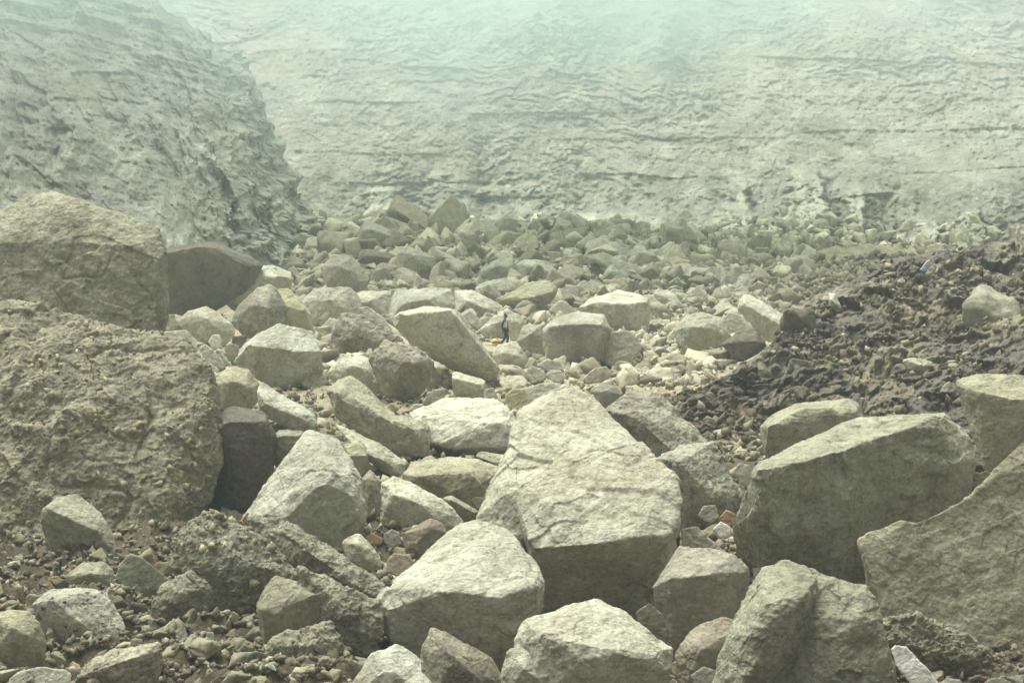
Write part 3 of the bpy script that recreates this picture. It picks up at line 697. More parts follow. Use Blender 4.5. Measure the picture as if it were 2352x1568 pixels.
    R("triangular pale boulder covered in black speckles, lower left", 'speck', 6, [(225,1030,.2),(330,930,.5),(480,910,.6),(740,928,.5),(800,1050,.35),(862,1170,.2),(852,1300,.12),(700,1320,.1),(500,1270,.3),(350,1170,.3)], [(330,990,.1),(520,1150,.0),(705,1285,0),(600,1050,.18)], steps=.2)
    R("round olive boulder at the lower left picture edge", 'olive', 6, [(-80,1100),(60,1060),(200,1070),(282,1160),(322,1290),(312,1410),(200,1445),(-80,1460)], [(80,1180,.03),(200,1250,0)], worn=5, steps=.2)
    R("conglomerate hump with a pale smear, below the dark red-cornered boulder", 'cong', 6, [(1180,600),(1280,465),(1400,380),(1550,405),(1680,475),(1800,575),(1950,690),(2080,830),(1900,980),(1700,1080),(1450,1060),(1300,930),(1190,740)], [(1500,600,.08),(1700,750,.0),(1450,850,.0)], lumps=.10, lump_size=.5, name="rock_hump", cat="rock outcrop", steps=1)
    R("long rough conglomerate slab descending right, in front of the ridged cream boulder", 'cong', 6, [(1690,450,.6),(1760,393,.65),(2000,468,.5),(2160,580,.4),(2350,700,.3),(2600,860,.2),(2665,950,.15),(2650,1010,.1),(2400,960,.1),(2200,820,.2),(1960,670,.35)], [(2100,640,.2),(2400,850,.05)], lumps=.09, lump_size=.45, name="slab", cat="slab", steps=1)
    R("lower conglomerate slab in the shadow beneath the long rough one", 'cong', 6, [(2040,760,.4),(2200,800,.4),(2400,940,.3),(2620,1030,.2),(2640,1200,.1),(2600,1330,.1),(2300,1300,.1),(2100,1000,.3)], [(2350,1060,.05)], lumps=.10, lump_size=.45, name="slab", cat="slab", dD=-1)
    R("knobbly rock with a pointed flat face, right of the smooth egg-shaped boulder", 'cong', 6, [(1030,1030),(1100,890),(1320,788),(1425,870),(1455,920),(1405,1195),(1300,1180),(1150,1110)], [(1140,990,.05),(1250,950,0),(1130,1080,.03)], lumps=.06, lump_size=.3, steps=1)
    R("angular olive block with a flat sloping face, set in the conglomerate at lower left", 'olive', 6, [(1765,1035),(1830,900,.4),(1900,818,.5),(2130,918,.4),(2275,962,.25),(2240,1030),(2160,1150),(2050,1190),(1920,1260),(1815,1150)], [(1800,1070,.0),(1890,1090,-.03),(2080,960,.08),(2120,960,.05)], steps=.4, name="block", cat="block", dD=-2)
    R("dark layered slab tilted up to the right, bottom left gravel", 'mottle', 6, [(520,1540),(640,1400),(780,1348,.4),(1100,1285,.4),(1125,1340),(1000,1430),(850,1510),(640,1580)], [(700,1450,0),(950,1390,0)], steps=2, name="slab", cat="slab", lumps=.05, lump_size=.25)
    R("pale striped flat rock at the bottom left edge", 'pale', 6, [(60,1540),(120,1490),(250,1455),(430,1470),(495,1500),(480,1620),(60,1620)], steps=1.5, name="slab", cat="slab")
    R("crumbling conglomerate lump at the foot of the angular olive block", 'cong', 6, [(1800,1330),(1900,1240),(2080,1200),(2280,1150),(2360,1250),(2340,1400),(2150,1450),(1900,1440)], [(2100,1300,0)], lumps=.09, lump_size=.4, steps=1, name="rock", cat="rock")
    R("rough warty rock at the bottom, between gravel and the pale dome", 'cong', 9, [(930,800),(1000,750),(1110,780),(1140,870),(1060,920),(950,900)], lumps=.05, lump_size=.25, name="rock", cat="rock")
    R("smooth pale pebble resting under the angular olive block", 'pale', 9, [(1075,640),(1090,612),(1150,612),(1168,640),(1140,665),(1090,665)], worn=5, name="pebble", cat="pebble", vox=2)
    R("flat pale stone like a mushroom cap near the pale dome", 'pale', 9, [(1560,890),(1600,830),(1690,840),(1720,880),(1670,930),(1600,935)], worn=4, name="cobble", cat="cobble", vox=2)
    R("upright pale sliver of stone under the mushroom-cap stone", 'pale', 9, [(1580,960),(1610,935),(1665,930),(1650,1010),(1600,1020)], name="rock", cat="rock", vox=2)
    R("squared grey rock in the gravel, right of the dark layered slab", 'olive', 9, [(820,830),(860,775),(910,790),(930,840),(890,870)], name="cobble", cat="cobble", vox=2)
    R("block of two-toned stone at the lower left below the pointed flat-faced rock", 'olive', 9, [(550,720),(590,660),(630,690),(625,740),(570,760)], name="cobble", cat="cobble", vox=2)
    R("pale blocky stone right of the two-toned stone in the left gravel", 'grey', 9, [(680,690),(690,640),(745,645),(760,710),(710,730)], name="cobble", cat="cobble", vox=2)

# ------------------------------------------------------------------ terrain
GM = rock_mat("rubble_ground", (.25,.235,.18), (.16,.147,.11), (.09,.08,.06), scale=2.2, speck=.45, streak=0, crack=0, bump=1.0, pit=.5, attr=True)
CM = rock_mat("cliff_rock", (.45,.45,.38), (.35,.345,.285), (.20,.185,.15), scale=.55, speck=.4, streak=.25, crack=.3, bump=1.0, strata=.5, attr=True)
HM = rock_mat("gully_rock", (.54,.54,.46), (.44,.43,.36), (.28,.265,.215), scale=.6, speck=.4, streak=.4, crack=.3, bump=1.0, attr=True)
EM = rock_mat("dark_earth", (.135,.122,.096), (.088,.079,.062), (.046,.041,.033), scale=1.5, speck=.45, streak=.15, crack=.2, bump=1.0, pit=.5, attr=True)

def hill_h(X, Y):
    """low heaps of rubble against the cliff"""
    X, Y = np.broadcast_arrays(X, Y)
    return 2.3 * np.exp(-((X - 6) / 17.0) ** 2 - ((Y - 202) / 20.0) ** 2) + 3.4 * np.exp(-((X + 9.0) / 9.0) ** 2 - ((Y - 189) / 13.0) ** 2) \
        + 1.3 * sstep(165, 195, Y) * np.clip(.35 + fbm(np.stack((X / 11.0, Y / 14.0, 0 * X + 2), -1).reshape(-1, 3), 3).reshape(np.shape(X + 0 * Y)), 0, 1.5)

def ground_h(X, Y):
    p = np.stack((X, Y, 0 * X), 1)
    h = 0.35 * fbm(p / 9.0, 3) + 0.16 * fbm(p / 1.3 + 40, 4)
    near = sstep(95, 80, Y) * sstep(3, -4, X)          # lumpy bank at lower left
    h = h + hill_h(X, Y) + near * (.45 * fbm(p / 2.4 + 80, 5, .62) + .35 * cells(p / 1.3 + .2)[1])
    # the floor drops away between the biggest blocks
    pit = sstep(-2.6, -1.0, X) * sstep(92, 84, Y) * (1 - np.exp(-((X - 6.4) / 2.2) ** 2 - ((Y - 74) / 4.5) ** 2)) * (1 - sstep(6.8, 7.8, X) * sstep(61.5, 59.5, Y))
    return h - 0.15 - 1.25 * pit

def at_ground(x, y):
    """where the sight line through a picture point first meets the ground"""
    x, y = np.atleast_1d(np.asarray(x, float)), np.atleast_1d(np.asarray(y, float))
    rx, rz = ray(x, y)
    Dk = np.arange(25, 250, .5)
    below = CAM[2] + rz[:, None] * Dk <= hill_h(rx[:, None] * Dk, Dk) - .15
    D = np.where(below.any(1), Dk[below.argmax(1)], 250.0)
    P = at(x, y, D)
    P[:, 2] = ground_h(P[:, 0], P[:, 1])
    return P

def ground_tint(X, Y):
    """earth colour: brown near the camera, darkened there as painted shade, paler further off, rusty patches"""
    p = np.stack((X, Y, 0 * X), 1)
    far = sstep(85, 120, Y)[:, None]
    c = np.array((.42, .385, .33)) * (1 - far) + np.array((1.6, 1.58, 1.42)) * far  # near tone darkened to deepen the shade under and between the blocks
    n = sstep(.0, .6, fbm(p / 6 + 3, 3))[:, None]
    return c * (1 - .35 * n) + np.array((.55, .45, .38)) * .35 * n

def build_ground():
    cols = np.concatenate((np.linspace(-2600, -220, 30), np.linspace(-200, 2560, 760), np.linspace(2600, 5000, 30)))
    rows = np.concatenate((np.linspace(5200, 1780, 40), np.linspace(1760, 640, 470), np.linspace(638, 520, 60)))
    CX, RY = np.meshgrid(cols, rows)
    P = at(CX.ravel(), RY.ravel(), G(RY.ravel()))
    X, Y = P[:, 0], P[:, 1]
    h = ground_h(X, Y)
    q = np.stack((X, Y, 0 * X), 1)
    h += .16 * (0.5 - worley(q / .55)) + .07 * (.5 - worley(q / .23 + 5))
    V = np.stack((X, Y, h), 1)
    # a wide apron so that the sheet runs on under the cliffs on every side
    me = tri_mesh("ground", V, grid_faces(len(rows), len(cols))[:, ::-1])
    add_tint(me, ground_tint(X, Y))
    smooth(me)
    tag(link_mesh("ground", me, GM), kind="structure")
    ap = tri_mesh("ground_apron", [(-900, -300, -1.6), (900, -300, -1.6), (900, 900, -1.6), (-900, 900, -1.6)], [(0, 1, 2, 3)])
    add_tint(ap, (.8, .76, .7))
    tag(link_mesh("terrain", ap, GM), kind="structure")

def gauss(x, y, cx, cy, sx, sy):
    return np.exp(-((x - cx) / sx) ** 2 - ((y - cy) / sy) ** 2)

def build_cliff():
    cols = np.concatenate((np.linspace(-1900, -160, 70), np.linspace(-150, 2500, 900), np.linspace(2510, 4200, 70)))
    rows = np.concatenate((np.linspace(760, -140, 400), np.linspace(-150, -1300, 70)))
    CX, RY = np.meshgrid(cols, rows)
    x, y = CX.ravel(), RY.ravel()
    # the face steps back as it climbs: scree at the foot, then a steep bedded wall
    D = 203 + .10 * np.clip(640 - y, -200, 170) + .075 * np.clip(470 - y, 0, 610) + .16 * np.clip(-140 - y, 0, 2000)
    D += 9 * gauss(x, y, 1150, 520, 320, 250) - 10 * sstep(1700, 2600, x) * sstep(60, 500, y) - 14 * sstep(300, -400, x)
    # buttresses standing out of the scree
    ph = 14 * fbm(np.stack((y * .03, x * .012, 0 * x + 3), 1), 4, .6)
    butt = np.zeros(len(x))
    for xc, ya, yb2, w0, w1, lean, amt in ((1690, 410, 640, 16, 100, -.05, 5.0), (1845, 380, 640, 40, 82, .05, 5.5), (1045, 458, 620, 14, 66, .25, 4.0), (1795, 560, 660, 18, 34, 0, 3.0),
                                          (2225, 480, 620, 26, 50, 0, 3.0), (2130, 505, 620, 26, 52, -.1, 2.5), (1400, 490, 600, 120, 190, 0, 2.0), (1960, 430, 640, 20, 40, 0, 3.0), (880, 430, 560, 30, 70, .1, 2.0)):
        tt = (y - ya) / (yb2 - ya)
        ww = w0 + (w1 - w0) * np.clip(tt, 0, 1.3)
        m = sstep(1.08, .62, np.abs(x - xc - lean * (y - ya) + ph) / ww) * sstep(-.02, .10, tt + ph * .002)
        D -= amt * m * (.6 + .4 * np.clip(tt, 0, 1))
        butt = np.maximum(butt, m)
    D += 5 * fbm(np.stack((x * .006, 0 * x, 0 * x + 6), 1), 4, .6) * sstep(300, 560, y)
    for cx, cyy, sx, sy, amt in ((2245, 430, 160, 60, 3), (1380, 60, 150, 160, 4.5), (1180, 30, 120, 120, 3), (1960, 40, 200, 90, 3.5), (1520, 60, 40, 130, 3)):
        D -= amt * gauss(x, y, cx, cyy, sx, sy)
    P = at(x, y, D)
    X, Z = P[:, 0], P[:, 2]
    q = np.stack((X, D * .5, Z), 1)
    wall = sstep(520, 380, y) * (1 - .8 * sstep(160, 90, y) * sstep(900, 1050, x) * sstep(1620, 1500, x))
    wl = fbm(np.stack((X * .05, Z * .05, 0 * X), 1) + 7, 3)
    tilt = Z + .05 * X * sstep(0, 40, X) + 1.1 * wl
    # small faults and folds break the beds up
    fv, fp, _ = cells(np.stack((X * .07 + .3 * wl, 0 * X + 3, Z * .10), 1))
    tilt = tilt + 2.2 * fv + .9 * fp * 3 + 1.4 * fbm(np.stack((X * .13, 0 * X + 5, Z * .13), 1), 4, .55)
    bedm = .12 + .88 * sstep(-.15, .45, fbm(np.stack((X * .05, 0 * X + 61, Z * .09), 1), 4, .6))
    # bedding: ledges that overhang thin dark seams, broken into blocks
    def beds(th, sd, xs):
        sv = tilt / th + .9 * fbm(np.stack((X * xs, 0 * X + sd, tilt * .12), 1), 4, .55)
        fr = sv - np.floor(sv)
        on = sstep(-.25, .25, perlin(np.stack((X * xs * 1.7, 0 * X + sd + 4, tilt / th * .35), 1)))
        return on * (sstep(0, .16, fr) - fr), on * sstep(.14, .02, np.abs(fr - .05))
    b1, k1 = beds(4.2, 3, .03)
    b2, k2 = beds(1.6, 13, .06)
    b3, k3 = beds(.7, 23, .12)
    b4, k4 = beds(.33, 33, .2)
    a = wall * bedm * (.5 * b1 + .6 * b2 + .42 * b3 + .14 * b4)
    # upright ribs (scree buttresses and the pale columns at the top)
    ribm = np.clip(butt + gauss(x, y, 1380, 40, 330, 110), 0, 1)
    rib = ridged(np.stack((X * .30 + .06 * Z, Z * .04, 0 * X + 2), 1), 5, .6)
    a += ribm * .9 * rib
    # big broken faces, then smaller ones, each its own tilted facet
    wq = np.stack([perlin(q * .35 + 3), perlin(q * .35 + 33), perlin(q * .35 + 63)], 1)
    a += 2.2 * fbm(q * .045 + 11, 3, .5)
    ax = np.stack((X * .11, D * .08, tilt * .15), 1)
    v0, p0, e0 = cells(ax + .25 * wq)
    v1, p1, e1 = cells(ax * 2.4 + .22 * wq + 5)
    v2, p2, e2 = cells(ax * 6.2 + .2 * wq + 7)
    v3, p3, e3 = cells(ax * 14 + .2 * wq + 19)
    act = .12 + .9 * sstep(-.35, .5, fbm(q * .10 + 44, 3))          # some stretches smooth, some shattered
    a += act * (.5 * p1 + .14 * v2 + .5 * p2 + .14 * v3 + .38 * p3) + 1.0 * fbm(q * .16 + 33, 4, .55)
    a += .36 * fbm(q * .8 + 9, 6, .76)
    # joints: steep cracks that open the wall into blocks
    jn = 1 - np.abs(perlin(np.stack((X * .16 + .05 * Z + .4 * wq[:, 0], 0 * X + 70, Z * .05), 1)))
    jn2 = 1 - np.abs(perlin(np.stack((X * .42 - .08 * Z + .5 * wq[:, 1], 0 * X + 90, Z * .12), 1)))
    jm = np.clip(.7 * act * sstep(.93, 1, jn2), 0, 1)
    a -= .5 * jm
    # the long ledges with a dark undercut
    wig = 9 * perlin(np.stack((X * .11, 0 * X, 0 * X + 3), 1)) + 4 * perlin(np.stack((X * .5, 0 * X, 0 * X + 8), 1))
    for lx0, lx1, ly, ls, amt in ((1060, 1290, 452, .02, 1.1), (1250, 1830, 322, -.01, .8), (1800, 2500, 305, -.02, .9), (1880, 2080, 462, -.10, 1.6), (620, 1050, 345, .03, .7), (700, 1000, 235, .0, 1.0),
                                  (1040, 1600, 262, .0, .5), (1500, 2350, 215, .02, .5), (2050, 2500, 400, -.06, 1.0), (760, 1200, 420, .0, .7), (880, 1120, 150, .06, 1.4), (1700, 2500, 130, .03, 1.2), (1350, 1650, 400, .03, .9)):
        yl = ly + ls * (x - lx0) + wig
        up = yl - y
        a += .6 * amt * sstep(lx0, lx0 + 60, x) * sstep(lx1, lx1 - 60, x) * sstep(-2, 2, up) * np.exp(-np.maximum(up, 0) / 45.0)
    a *= 1 - .38 * wall
    scree = sstep(430, 560, y)
    a += scree * .5 * (.5 - worley(q / .9)) + scree * .4 * fbm(q / 1.6, 4)
    V = P.copy()
    V[:, 1] -= a
    V[:, 2] += .12 * a
    # mineral colours of the beds, plus light and shade painted along the ribs
    t = np.ones((len(x), 3))
    def lay(mask, c):
        m = np.clip(mask, 0, 1)[:, None]
        t[:] = t * (1 - m) + np.array(c) * m
    bn = sstep(-.1, .5, fbm(np.stack((X * .03, 0 * X, tilt * .28), 1) + 90, 4))
    lay(.6 * bn * wall, (.92, .78, .62))
    bn2 = sstep(.1, .5, fbm(np.stack((X * .02, 0 * X, tilt * .5), 1) + 130, 4))
    lay(.5 * bn2 * wall, (.68, .66, .66))
    n = .6 + .8 * fbm(q * .2 + 4, 4)
    lay(.75 * n * gauss(x, y, 800, 420, 150, 110), (.88, .72, .52))
    lay(.75 * n * gauss(x, y, 620, 130, 230, 60), (.72, .60, .50))
    lay(.6 * n * gauss(x, y, 2180, 190, 260, 90), (.86, .73, .56))
    lay(.5 * n * gauss(x, y, 2050, 420, 120, 60), (.74, .64, .52))
    lay(.6 * n * gauss(x, y, 1800, 620, 330, 45), (.72, .66, .58))
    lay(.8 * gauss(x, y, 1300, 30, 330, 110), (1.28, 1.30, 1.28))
    lay(.5 * sstep(430, 520, y) * (1 - ribm), (.80, .77, .70))  # surroundings darkened so the buttresses stand out where shading is weak
    lay(.9 * ribm * (y > 200) * sstep(-.6, .5, rib), (1.55, 1.55, 1.42))  # pale buttress rock, rib crests painted lighter in place of relief light
    lay(.5 * ribm * sstep(-.1, -.9, rib), (.6, .57, .5))  # grooves between the ribs painted darker as shade
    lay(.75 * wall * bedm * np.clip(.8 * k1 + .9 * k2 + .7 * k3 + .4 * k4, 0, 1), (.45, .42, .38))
    lay(.55 * sstep(120, 230, y) * sstep(520, 420, y), (.80, .79, .77))
    lay(.45 * jm, (.55, .52, .48))
    t *= np.clip(1 + .2 * fbm(q * .45 + 31, 5, .62) + .18 * fbm(np.stack((X * .9, 0 * X, tilt * 2.2), 1), 4, .7), .35, 1.6)[:, None]
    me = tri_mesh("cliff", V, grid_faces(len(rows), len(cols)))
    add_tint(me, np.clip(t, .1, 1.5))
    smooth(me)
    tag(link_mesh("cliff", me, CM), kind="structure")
    return V, x, y

def lerp_pts(pts, x):
    xs = [p[0] for p in pts]
    return [np.interp(x, xs, [p[k] for p in pts]) for k in range(1, len(pts[0]))]

def build_left_slope():
    """gullied spur coming down from the left in front of the cliff"""
    cols = np.concatenate((np.linspace(-900, -120, 50), np.linspace(-110, 775, 430)))
    base = [(-900, 700, 120), (-100, 660, 150), (100, 640, 158), (390, 640, 166), (600, 660, 182), (700, 690, 190), (775, 690, 195)]
    top = [(-900, -420), (-100, -300), (100, -160), (300, -30), (420, 50), (560, 130), (595, 185), (612, 262), (645, 345), (690, 425), (740, 500), (775, 585)]
    yb, Db = lerp_pts(base, cols)
    yt, = lerp_pts(top, cols)
    c1 = np.stack((cols * .018, 0 * cols, 0 * cols + 4), 1)
    yt = yt + 26 * fbm(c1, 5, .6) * sstep(780, 700, cols)
    nt_, nb = 300, 24
    s = np.linspace(0, 1, nt_)[:, None]
    Y0 = yb + (yt - yb) * s
    H = (yb - yt)
    Dm = Db + .058 * H * s ** 1.1
    X0 = np.broadcast_to(cols, Y0.shape)
    # back of the spur, falling away behind the crest
    s2 = np.linspace(.04, 1, nb)[:, None]
    Yb2 = yt + (yb - yt) * s2 * .9
    Db2 = Dm[-1] + 5 + 22 * s2
    Y1 = np.concatenate((Y0, Yb2)); D1 = np.concatenate((Dm, Db2)); X1 = np.concatenate((X0, np.broadcast_to(cols, Yb2.shape)))
    x, y, D = X1.ravel(), Y1.ravel(), D1.ravel()
    x = x + 26 * fbm(np.stack((y * .016 + x * .008, x * .022 - y * .006, D * .02), 1), 5, .6) * sstep(380, 640, x) * sstep(660, 560, y)
    P = at(x, y, D)
    X, Z = P[:, 0], P[:, 2]
    sv = np.concatenate((np.broadcast_to(s, Y0.shape), np.ones(Yb2.shape))).ravel()
    q = np.stack((X, D * .6, Z), 1)
    # gullies run down to the right, steeper near the crest
    run = X + (.34 + .25 * sstep(-30, -12, X)) * Z + 1.6 * fbm(q * .08 + 4, 3)
    lowm = sstep(.85, .45, sv)
    a = 3.6 * ridged(np.stack((run * .062, Z * .012, 0 * X + 15), 1), 3, .5)
    a += 1.9 * lowm * ridged(np.stack((run * .13, Z * .03, 0 * X), 1), 3, .5)
    a += 1.1 * lowm * ridged(np.stack((run * .42, Z * .06, 0 * X + 5), 1), 4, .55)
    a += 1.3 * fbm(q * .11 + 60, 4) + .75 * fbm(q * .42 + 70, 6, .6)
    lay_ = ridged(np.stack((X * .06 + Z * .05, 0 * X, (Z + .18 * X + 1.5 * fbm(q * .07, 2)) * .6), 1), 4, .6)
    a += (1 - lowm) * .7 * lay_ + sstep(-28, -42, X) * .5 * lay_
    wq = np.stack([perlin(q * .5 + 3), perlin(q * .5 + 33), perlin(q * .5 + 63)], 1)
    ax = np.stack((run * .30, D * .15, Z * .22 + .1 * X), 1)
    v1, p1, _ = cells(ax + .3 * wq)
    v2, p2, _ = cells(ax * 2.6 + .35 * wq + 7)
    act = .3 + .9 * sstep(-.3, .5, fbm(q * .12 + 44, 3))
    v0, p0, _ = cells(ax * .4 + .3 * wq + 11)
    a += .5 * p0 + act * (.2 * v1 + .5 * p1 + .12 * v2 + .22 * p2) + .24 * fbm(q * .9, 6, .66)
    edge = sstep(1.0, .93, sv)
    a = a * (.7 + .3 * edge)
    V = P.copy()
    V[:, 1] -= a
    V[:, 2] += .08 * a
    t = np.ones((len(x), 3)) * np.clip(1 + .2 * fbm(q * .16 + 8, 4) + .28 * fbm(q * 1.1 + 18, 4, .7), .35, 1.6)[:, None]
    m = (sstep(.0, .5, fbm(q * .09 + 15, 4)) * .5)[:, None]
    t = t * (1 - m) + np.array((.86, .80, .70)) * m
    m = np.clip(.6 * gauss(x, y, 60, 330, 160, 170) + .45 * gauss(x, y, 250, 60, 300, 70), 0, 1)[:, None]
    t = t * (1 - m) + np.array((.66, .63, .56)) * m
    m = (.6 * sstep(.2, .7, ridged(np.stack((run * .3, Z * .05, 0 * X + 9), 1), 3)) * gauss(x, y, 640, 480, 160, 170))[:, None]
    t = t * (1 - m) + np.array((1.25, 1.25, 1.18)) * m
    me = tri_mesh("hillside", V, grid_faces(nt_ + nb, len(cols)))
    add_tint(me, np.clip(t, .1, 1.5))
    smooth(me)
    tag(link_mesh("hillside", me, HM), kind="structure")

def build_mound():
    """bank of dark earth and stones on the right"""
    cols = np.linspace(1440, 3000, 620)
    top = [(1440, 975), (1480, 950), (1600, 905), (1700, 846), (1760, 806), (1790, 762), (1830, 722), (1870, 680), (1960, 650), (2000, 626), (2040, 597), (2120, 586), (2200, 574), (2290, 556), (2352, 542), (2500, 512), (3000, 430)]
    yt, = lerp_pts(top, cols)
    yb = np.interp(cols, [1440, 1500, 1600, 1750, 2000, 2352, 3000], [1010, 1040, 1085, 1125, 1140, 1145, 1145])
    Db = np.interp(cols, [1440, 1600, 2000, 3000], [100, 93, 88, 86]) + 0 * yb
    nt_, nb = 250, 24
    s = np.linspace(0, 1, nt_)[:, None]
    Y0 = yb + (yt - yb) * s
    Dm = Db + .055 * (yb - yt) * s
    s2 = np.linspace(.05, 1, nb)[:, None]
    Y1 = yt + (760 + .5 * (yt - 556) - yt) * s2 * .8
    D2 = Dm[-1] + 2 + 26 * s2
    y = np.concatenate((Y0, np.maximum(Y1, yt))).ravel()
    D = np.concatenate((Dm, D2)).ravel()
    x = np.broadcast_to(cols, (nt_ + nb, len(cols))).ravel()
    P = at(x, y, D)
    q = P * (1, .8, 1)
    wv = np.stack([perlin(q * .5), perlin(q * .5 + 30), perlin(q * .5 + 60)], 1) * .5
    sv = np.concatenate((np.broadcast_to(s, Y0.shape), np.ones((nb, len(cols))))).ravel()
    edge = .45 + .55 * sstep(1, .94, sv)
    diag = np.stack((P[:, 0] * .5 + P[:, 2] * .3, P[:, 1] * .2, P[:, 2] * 1.3 - P[:, 0] * .45), 1)
    v1, p1, _ = cells(q * .7 + .6 * wv)
    v2, p2, _ = cells(q * 1.9 + .6 * wv + 9)
    a = .9 * fbm(q * .2 + 9, 4) + .34 * ridged(diag * .42 + wv, 5, .65) + .25 * v1 + .45 * p1 + .12 * v2 + .22 * p2 + .10 * fbm(q * 1.6, 5, .66)
    V = P.copy()
    V[:, 1] -= a * edge
    V[:, 2] += .5 * a * edge
    t = np.ones((len(x), 3)) * (1 + .25 * fbm(q * .5 + 3, 4))[:, None]
    def lay(m, c):
        m = np.clip(m, 0, 1)[:, None]
        t[:] = t * (1 - m) + np.array(c) * m
    lay(.8 * sstep(.1, .45, fbm(q * .35 + 77, 5)), (1.9, 1.95, 1.75))
    lay(.9 * gauss(x, y, 2010, 850, 130, 70) * sstep(-.3, .3, fbm(q * .6 + 21, 4)), (2.4, 2.2, 1.8))
    lay(.6 * gauss(x, y, 1700, 980, 130, 60), (1.25, .85, .68))
    lay(.5 * gauss(x, y, 1720, 900, 200, 25), (.6, .58, .62))
    lay(.8 * gauss(x, y, 2080, 715, 60, 25) + .8 * gauss(x, y, 2270, 730, 70, 30), (2.6, 2.5, 1.95))
    me = tri_mesh("earth_bank", V, grid_faces(nt_ + nb, len(cols)))
    add_tint(me, np.clip(t, .15, 3))
    smooth(me)
    tag(link_mesh("hill", me, EM), kind="structure")
    vv = me.vertices
    return BVHTree.FromPolygons([v.co for v in vv], [tuple(p.vertices) for p in me.polygons]), V, t, sv

# ------------------------------------------------------------------ loose stones
def hull_stone(rs, n=16, flat=.7, jag=.25):
    d = rs.normal(size=(n, 3)); d /= np.linalg.norm(d, axis=1)[:, None]
    p = d * (1 + rs.uniform(-jag, jag, (n, 1))) * (1, rs.uniform(.65, 1), flat * rs.uniform(.75, 1.15))
    bm = bmesh.new()
    vs = [bm.verts.new(v) for v in p]
    r = bmesh.ops.convex_hull(bm, input=vs)
    junk = list({g for g in r["geom_interior"] + r["geom_unused"] if isinstance(g, bmesh.types.BMVert)})
    if junk: bmesh.ops.delete(bm, geom=junk, context='VERTS')
    bmesh.ops.triangulate(bm, faces=bm.faces)
    bm.verts.index_update()
    V = np.array([v.co[:] for v in bm.verts]); F = np.array([[v.index for v in f.verts] for f in bm.faces])
    bm.free()
    return V, F

def rand_rot(rs, n):
    q = rs.normal(size=(n, 4)); q[:, 1:3] *= .45; q /= np.linalg.norm(q, axis=1)[:, None]
    w_, x, y, z = q.T
    return np.stack([1-2*(y*y+z*z), 2*(x*y-z*w_), 2*(x*z+y*w_), 2*(x*y+z*w_), 1-2*(x*x+z*z), 2*(y*z-x*w_), 2*(x*z-y*w_), 2*(y*z+x*w_), 1-2*(x*x+y*y)], 1).reshape(-1, 3, 3)

def inpoly(x, y, poly):
    c = np.zeros(len(x), bool)
    n = len(poly)
    for i in range(n):
        x1, y1 = poly[i]; x2, y2 = poly[(i + 1) % n]
        with np.errstate(divide='ignore', invalid='ignore'):
            c ^= ((y1 > y) != (y2 > y)) & (x < (x2 - x1) * (y - y1) / (y2 - y1 + 1e-9) + x1)
    return c

def sample_poly(rs, poly, n):
    xs = [p[0] for p in poly]; ys = [p[1] for p in poly]
    out = np.zeros((0, 2))
    while len(out) < n:
        q = np.stack((rs.uniform(min(xs), max(xs), n * 2), rs.uniform(min(ys), max(ys), n * 2)), 1)
        out = np.concatenate((out, q[inpoly(q[:, 0], q[:, 1], poly)]))
    return out[:n]

UNIT = []
BIG = []
def big_units():
    rs = np.random.default_rng(77)
    for k in range(12):
        d = rs.normal(size=(11, 3)); d /= np.linalg.norm(d, axis=1)[:, None]
        p = d * (1 + rs.uniform(-.3, .25, (11, 1))) * (1, rs.uniform(.65, .95), rs.uniform(.5, .85))
        me = voxel_mesh([[tuple(v) for v in p]], .115, 1)
        roughen(me, 2.0, 1.1, 0, .5, .8, seed=500 + k, fine=4)
        me.calc_loop_triangles()
        F = np.empty(len(me.loop_triangles) * 3, np.int32); me.loop_triangles.foreach_get("vertices", F)
        V = np.empty(len(me.vertices) * 3, np.float32); me.vertices.foreach_get("co", V)
        BIG.append((V.reshape(-1, 3), F.reshape(-1, 3)))
def pebble_cloud(name, pos, size, palette, mat, rs, label=None, sink=.25, big=False):
    """uncountable small stones as one object of stuff"""
    n = len(pos)
    Rm = rand_rot(rs, n)
    units = BIG if big else UNIT
    pick = rs.integers(0, len(units), n)
    VV, FF, TT, base = [], [], [], 0
    pal = np.array(palette)
    ci = rs.integers(0, len(pal), n)
    tint = pal[ci] * rs.uniform(.75, 1.25, (n, 1))
    for k, (uv, uf) in enumerate(units):
        idx = np.nonzero(pick == k)[0]
        if not len(idx): continue
        v = np.einsum('nij,vj->nvi', Rm[idx], uv) * size[idx, None, None] * .5
        v += pos[idx, None, :]
        v[:, :, 2] += (size[idx] * sink)[:, None]
        f = uf[None] + (base + np.arange(len(idx)) * len(uv))[:, None, None]
        VV.append(v.reshape(-1, 3)); FF.append(f.reshape(-1, 3))
        TT.append(np.repeat(tint[idx], len(uv), 0))
        base += len(idx) * len(uv)
    me = tri_mesh(name, np.concatenate(VV), np.concatenate(FF))
    add_tint(me, np.concatenate(TT))
    if big: smooth(me)
    o = link_mesh(name, me, mat)
    tag(o, label, None, None, "stuff")
    return o

